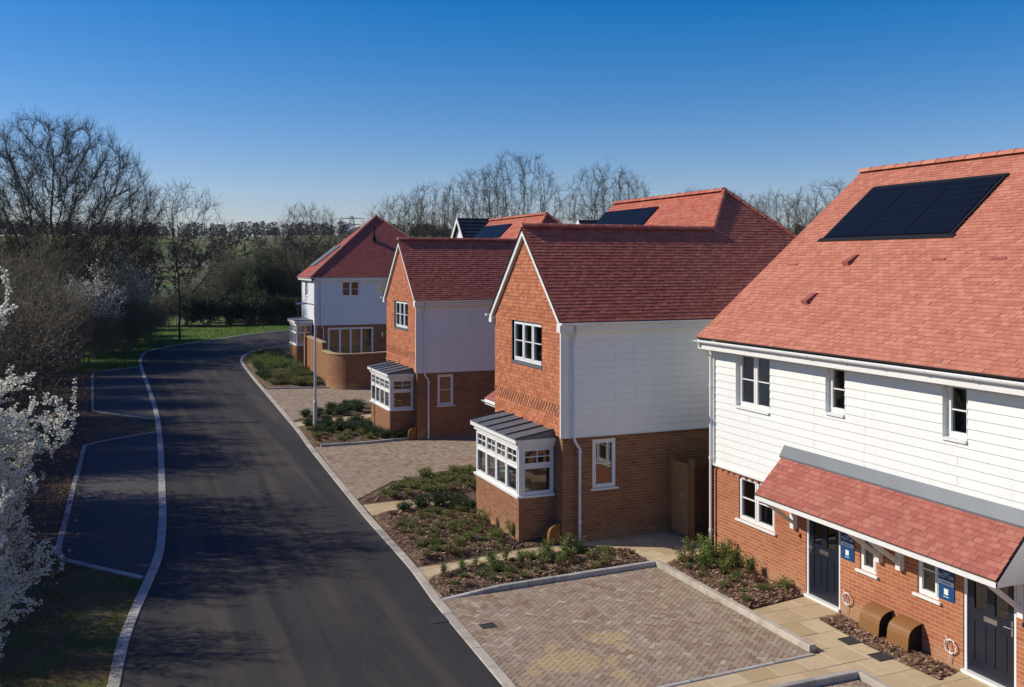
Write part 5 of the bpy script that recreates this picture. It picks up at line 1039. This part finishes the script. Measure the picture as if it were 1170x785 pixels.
scrub('dark_b', 15.3, 114.5, 1.2, 'large dark multi-stemmed bush standing above the far hedge', nm='evergreen_bush', grp=SG); scrub('scrub_b', 12.2, 117, 1.25, 'brown twiggy bush above the far hedge left of the large dark one', grp=SG); scrub('scrub_b', 19, 119, 1.3, 'brown twiggy bush above the far hedge right of the large dark one', grp=SG)
for x, y, s in [(17.5, 131, 1.5), (13.5, 124, 1.3), (22.3, 128.5, 1.5), (19.4, 138, 1.7), (26, 132, 1.5), (28.5, 124, 1.3), (8.0, 118, .9), (24.2, 121.5, 1.15), (16.4, 119.5, 1.2)]: scrub('scrub_'+rng.choice('ab'), x, y, s, 'brown twiggy bush in the bare scrub behind the far hedge', grp='bare scrub behind the far hedge')
scrub('scrub_b', 25.5, 121, 1.4, 'tallest brown twiggy bush just left of the hipped house roof', grp=SG)
# big blackthorn in full flower at the near left
sg, tp = bush_proto(77, 6.7, 5.0, 60, (.5, .6, .8), .40, kids=(12, 8, 3), L0=.85, wander=.08, rad=.045, shr=.36, rmin=.005); lim = 2.15+.35*np.sin(sg[:, 2]*2.1+3*np.arctan2(sg[:, 1], sg[:, 0])); sg = sg[np.hypot(sg[:, 3], sg[:, 4]) < lim]; C = along(sg, .022, .0085, 3, .018)
bl = place_tree([('stems', seg_mesh('stems', sg, 'scrub_bark', .03)), ('blossom', quad_mesh('blossom', C, .036, 'blossom', 4, .9))], 'blackthorn_bush', 'tall blackthorn covered in dense white blossom at the near left edge', 'bush', (-3.05, 15.9), 1.0, 1.0, None, .88)

place_tree([('stems', bl.children[0].data), ('blossom', bl.children[1].data)], 'blackthorn_bush', 'low blossoming blackthorn below the tall one at the bottom left corner', 'bush', (-2.45, 13.2), 2.6, .62, None)
# distant woods: one mass each, beyond counting
def wood(name, pts, n, h, label, seed=1, dens=240):
    r_ = random.Random(seed); C = []; S_ = []
    for i in range(n):
        t = r_.random()*(len(pts)-1); j = int(t); t -= j; x = pts[j][0]*(1-t)+pts[j+1][0]*t+r_.gauss(0, 9); y = pts[j][1]*(1-t)+pts[j+1][1]*t+r_.gauss(0, 9); z = terr(x, y); hh = h*r_.uniform(.35, 1.25)
        for k in range(dens):
            u = r_.random(); rr = hh*.36*math.sqrt(max(.04, 1-(u*1.9-.95)**2)); a = r_.uniform(0, 6.28); q = math.sqrt(r_.random()); C.append((x+rr*q*math.cos(a), y+rr*q*math.sin(a), z+hh*(.04+.96*u))); S_.append(hh*r_.choice((.07, .10, .15)))
    me = quad_mesh(name, C, np.array(S_), 'far_wood', seed, .5, .0); o = bpy.data.objects.new(name, me); sc.collection.objects.link(o); tag(o, label, 'woodland', None, 'stuff')
wood('woodland', [(-420, 560), (-200, 620), (0, 640), (200, 600), (420, 520), (650, 430)], 1300, 7.5, 'far-off bare woodland along the skyline', 2)
wood('woodland', [(-110, 330), (-20, 352), (60, 345), (150, 320), (250, 290)], 150, 9, 'hedgerow of bare trees across the distant fields', 3)
wood('woodland', [(20, 190), (45, 185), (80, 178), (120, 165), (170, 130)], 170, 9, 'belt of bare scrub behind the houses', 5)
wood('woodland', [(-70, 150), (-30, 160), (0, 168)], 80, 8, 'belt of bare scrub beyond the large tree', 6)

# young shrubs in the planting beds
def shrub_proto(seed, h, w_, n, leaf, material, lsz, stemmy=True, form='dome'):
    r_ = random.Random(seed); segs = []; C = []
    for i in range(n):
        a = r_.uniform(0, 6.28); t = r_.random()**.6*(.95 if form == 'dome' else .5); p = V((0, 0, 0)); d = V((math.cos(a)*t, math.sin(a)*t, 1)).normalized(); L = h*r_.uniform(.65, 1.1)
        for k in range(4):
            d = (d+V((r_.gauss(0, .1), r_.gauss(0, .1), .05))).normalized(); q = p+d*L/4; segs.append((*p, *q, .004, .003))
            for _ in range(leaf): u = r_.random(); c = p.lerp(q, u); 
            for _ in range(leaf if k else leaf//3): c = p.lerp(q, r_.random()); C.append((c.x+r_.gauss(0, lsz*.7), c.y+r_.gauss(0, lsz*.7), max(.01, c.z+r_.gauss(0, lsz*.4))))
            p = q
    A_ = np.array(segs); C = np.array(C); rad = np.percentile(np.hypot(C[:, 0], C[:, 1]), 95); s = (w_/2)/rad; A_[:, [0, 1, 3, 4]] *= s; C[:, :2] *= s; zf = h/np.percentile(C[:, 2], 98); A_[:, [2, 5]] *= zf; C[:, 2] *= zf
    return [('stems', seg_mesh('stems', A_, 'scrub_bark', .5)), ('foliage', quad_mesh('foliage', C, lsz, material, seed, .5, .5))]
PROTO['low'] = shrub_proto(1, .20, .42, 26, 7, 'leaf_green', .045); PROTO['low2'] = shrub_proto(2, .17, .36, 22, 6, 'leaf_olive', .04); PROTO['russet'] = shrub_proto(3, .15, .34, 18, 6, 'leaf_russet', .04)
PROTO['tall'] = shrub_proto(4, .55, .5, 16, 11, 'leaf_bright', .065, form='up'); PROTO['tall2'] = shrub_proto(5, .5, .42, 12, 10, 'leaf_green', .06, form='up'); PROTO['dark'] = shrub_proto(6, .42, .75, 40, 14, 'leaf_dark', .06); PROTO['spread'] = shrub_proto(7, .4, .9, 46, 12, 'leaf_olive', .06); PROTO['lush'] = shrub_proto(8, .55, .95, 50, 12, 'leaf_bright', .07)
def plant(kind, x, y, z, s, label, group):
    r = thing('shrub', label, 'shrub', (x, y, z), group); r.rotation_euler = (0, 0, rng.uniform(0, 6.28)); r.scale = (s, s, s*rng.uniform(.85, 1.2))
    for nm, me in PROTO[kind]: o = bpy.data.objects.new(nm, me); sc.collection.objects.link(o); o.parent = r
def inside(p, poly):
    c = False
    for i in range(len(poly)):
        (ax, ay), (bx, by) = poly[i], poly[i-1]
        if (ay > p[1]) != (by > p[1]) and p[0] < (bx-ax)*(p[1]-ay)/(by-ay)+ax: c = not c
    return c
def fill(poly, sp, kinds, label, group, hf, cond=None, smin=.7, smax=1.2, margin=.0):
    x0, x1, y0, y1 = bb(poly); y = y0+sp/2; j = 0
    while y < y1:
        x = x0+sp/2+(j % 2)*sp/2
        while x < x1:
            px, py = x+rng.uniform(-.3, .3)*sp, y+rng.uniform(-.3, .3)*sp
            if inside((px, py), poly) and (cond is None or cond(px, py)): plant(rng.choice(kinds), px, py, hf(px, py)-.01, rng.uniform(smin, smax), label, group)
            x += sp
        y += sp*.87; j += 1
fill([(11.5, 18.8), (12.9, 19.3), (12.9, 16.3), (11.55, 16.0)], .42, ['low', 'low2', 'russet'], 'low young shrub in the bark bed under the cream house window', 'low shrubs under the cream house window', hA, smin=.5, smax=1.0)
for x, y, s in [(11.75, 18.75, 1.0), (12.2, 19.05, 1.25), (12.6, 19.1, 1.2), (12.75, 18.6, 1.3), (12.3, 18.5, 1.35), (12.0, 18.2, 1.1), (12.65, 18.1, 1.2), (12.75, 17.6, .9), (12.2, 17.75, 1.1)]: plant('tall' if rng.random() < .6 else 'tall2', x, y, hA(x, y)-.01, s*.72, 'taller leafy green shrub clustered at the cream house corner downpipe', 'taller shrubs at the cream house corner')
fill([(6.3, 18.95), (11.0, 19.2), (11.0, 20.25), (9.0, 20.5), (6.3, 20.0)], .40, ['low', 'low2', 'russet', 'low'], 'low young shrub in the narrow bark bed between path and near driveway', 'low shrubs between path and near driveway', h1, smin=.5, smax=.9)
for x, y, s in [(6.5, 19.9, .7), (6.95, 20.0, .8), (7.3, 20.1, .9), (7.7, 20.2, 1.0), (8.1, 20.3, .95), (7.6, 19.7, .9), (8.9, 20.0, 1.0), (9.15, 20.3, 1.1), (9.4, 19.9, 1.15), (9.6, 20.35, 1.2), (9.9, 20.2, 1.15), (9.15, 19.6, .9), (8.3, 19.9, .8)]: plant(rng.choice(['tall', 'tall2']), x, y, h1(x, y)-.01, s*.66, 'taller leafy green shrub along the narrow bark bed by the curving path', 'taller shrubs along the curving path')
fill([(6.45, 21.1), (7.8, 21.35), (8.95, 21.6), (8.95, 24.0), (8.9, 25.3), (6.6, 25.3)], .40, ['russet', 'russet', 'low2', 'low'], 'low russet-green shrub in the bark bed before the near bay window', 'low shrubs before the near bay window', lambda x, y: .09, smin=.55, smax=1.0)
for x, y, s in [(6.9, 21.6, 1), (7.1, 22.1, 1.1), (7.5, 21.9, .9), (8.3, 22.6, 1.0), (8.6, 22.2, 1.1), (8.7, 23.2, 1), (8.2, 23.4, .9), (9.3, 21.8, .9), (8.95, 22.0, 1), (8.4, 21.9, .9), (7.7, 22.8, .8)]: plant(rng.choice(['tall2', 'low', 'low']), x, y, .09, s*.75, 'medium green shrub in the bark bed before the near bay window', 'medium shrubs before the near bay window')
for x, y, s in [(7.7, 25.5, 1.0), (8.2, 25.5, 1.15), (8.7, 25.4, 1.1), (8.9, 24.9, .9), (7.2, 25.4, .8), (8.5, 25.05, .8)]: plant('dark', x, y, .08, s*.75, 'dark evergreen shrub beside the short path left of the near bay', 'dark shrubs left of the near bay')
fill([(6.75, 27.1), (9.0, 27.2), (11.0, 27.2), (11.0, 30.1), (9.6, 29.7), (8.05, 29.0)], .46, ['low', 'low2', 'low'], 'small green shrub in the bed between the short path and middle driveway', 'shrubs beside the middle driveway', lambda x, y: .08, smin=.7, smax=1.2)
fill([(6.95, 38.0), (9.6, 38.2), (9.7, 41.0), (7.0, 40.5)], .55, ['dark', 'dark', 'low'], 'dark shrub in the bed by the street lamp', 'dark shrubs by the street lamp', lambda x, y: .08, smin=.5, smax=.85)
fill([(6.9, 36.3), (9.6, 36.3), (9.7, 38.0), (6.9, 38.0)], .55, ['russet', 'low'], 'low shrub in the bark bed before the farther bay window', 'low shrubs before the farther bay window', lambda x, y: .08)
for x, y in [(9.3, 36.8), (9.6, 36.4), (9.1, 37.3), (10.1, 36.35)]: plant('dark', x, y, .07, .8, 'dark shrub at the foot of the farther bay window', 'dark shrubs under the farther bay window')
fill([(7.1, 42.2), (10.4, 43.1), (10.5, 45.9), (9.9, 45.7)], .55, ['dark', 'dark', 'low'], 'dark shrub in the wedge bed beyond the farther bay window', 'dark shrubs beyond the farther bay window', lambda x, y: .06, smin=.5, smax=.85)
fill([(7.7, 54.0), (9.6, 53.2), (10.6, 53.0), (10.6, 59), (7.7, 59.5)], .62, ['spread', 'spread', 'dark'], 'olive spreading shrub in the bed along the curved garden wall', 'olive shrubs along the curved garden wall', lambda x, y: .08, smin=.8, smax=1.1)
fill([(7.9, 60), (10.6, 59.5), (10.9, 66), (8.1, 66.5)], .75, ['lush', 'lush', 'dark'], 'bright green leafy shrub in the bed on the inside of the bend', 'bright shrubs inside the bend', lambda x, y: .08, smin=.8, smax=1.1)
fill([(8.3, 67), (10.9, 66.5), (10.9, 75), (9.5, 74)], .85, ['dark', 'spread'], 'dark low shrub at the tip of the bed inside the bend', 'dark shrubs at the tip of the bend', lambda x, y: .08, smin=.8, smax=1.1)
# street sapling by the curved wall
sg = []; tp = []; r_ = random.Random(9); grow(sg, r_, V((0, 0, 0)), V((0, 0, 1)), 4.3, .035, 0, (7, 2), (.45, .5), (8, 3, 2), .02, .0, tp, .25, .006)
sp = thing('sapling', 'thin brown-stemmed young tree in the olive shrubs beside the curved wall', 'young tree', (10.1, 59.2, 0)); o = bpy.data.objects.new('trunk', seg_mesh('trunk', sg, 'sapling_bark', .01)); sc.collection.objects.link(o); o.parent = sp
# grass and litter on the near verge
g_ = np.random.default_rng(12); n = 26000; X_ = g_.uniform(-4.4, .6, n); Y_ = g_.uniform(10, 24.4, n)
ok = np.array([inside((a, b), near) and noise.noise(V((a*.9, b*.9, 0))) > -.25 for a, b in zip(X_, Y_)]); C = np.stack([X_[ok], Y_[ok], g_.uniform(.0, .04, ok.sum())], axis=1)
o = bpy.data.objects.new('grass', quad_mesh('grass', C, .075, 'grass_blade', 3, .12, 1.6)); sc.collection.objects.link(o); tag(o, 'thin tufts of grass on the dark near-left verge', 'grass', None, 'stuff')
n = 40000; X_ = g_.uniform(-6, 26, n); Y_ = g_.uniform(66, 119, n); LW = [(1.2, 67.5), (1.3, 74), (1.9, 80), (3.9, 84.6), (6.3, 88.2), (9, 92.4), (12, 96.4), (17, 100.8), (26, 105.4), (26, 113), (18, 112), (4, 109), (-4, 95), (-3, 67.5)]
ok = np.array([inside((a, b), LW) for a, b in zip(X_, Y_)]); C = np.stack([X_[ok], Y_[ok], g_.uniform(.0, .05, ok.sum())], axis=1)
o = bpy.data.objects.new('grass', quad_mesh('grass', C, .14, 'grass_blade', 4, .3, 1.6)); sc.collection.objects.link(o); tag(o, 'bright grass on the lawn strip beyond the bend', 'grass', None, 'stuff')
n = 14000; X_ = g_.uniform(-7, -1.0, n); Y_ = g_.uniform(20, 68, n); C = np.stack([X_, Y_, g_.uniform(-.02, .03, n)], axis=1)
o = bpy.data.objects.new('leaf_litter', quad_mesh('leaf_litter', C, .09, 'bark_chip', 5, .6, 0)); sc.collection.objects.link(o); tag(o, 'brown leaf litter under the thicket left of the road', 'leaf litter', None, 'stuff')
for o in bpy.data.objects:
    if 'org' in o: del o['org']

hz_ = bpy.data.materials.new('haze'); hz_.use_nodes = True; t_ = hz_.node_tree; t_.nodes.clear(); o_ = t_.nodes.new('ShaderNodeOutputMaterial'); v_ = t_.nodes.new('ShaderNodeVolumePrincipled')
v_.inputs['Color'].default_value = (.62, .76, 1, 1); v_.inputs['Density'].default_value = .00009; v_.inputs['Anisotropy'].default_value = .2; t_.links.new(v_.outputs[0], o_.inputs['Volume'])
mb = MB(); mb.box(-1000, 1400, -500, 2100, -6, 60); M['haze'] = hz_; tag(mb.build('haze', 'haze'), 'thin blue air fading the far fields', 'haze', None, 'stuff')
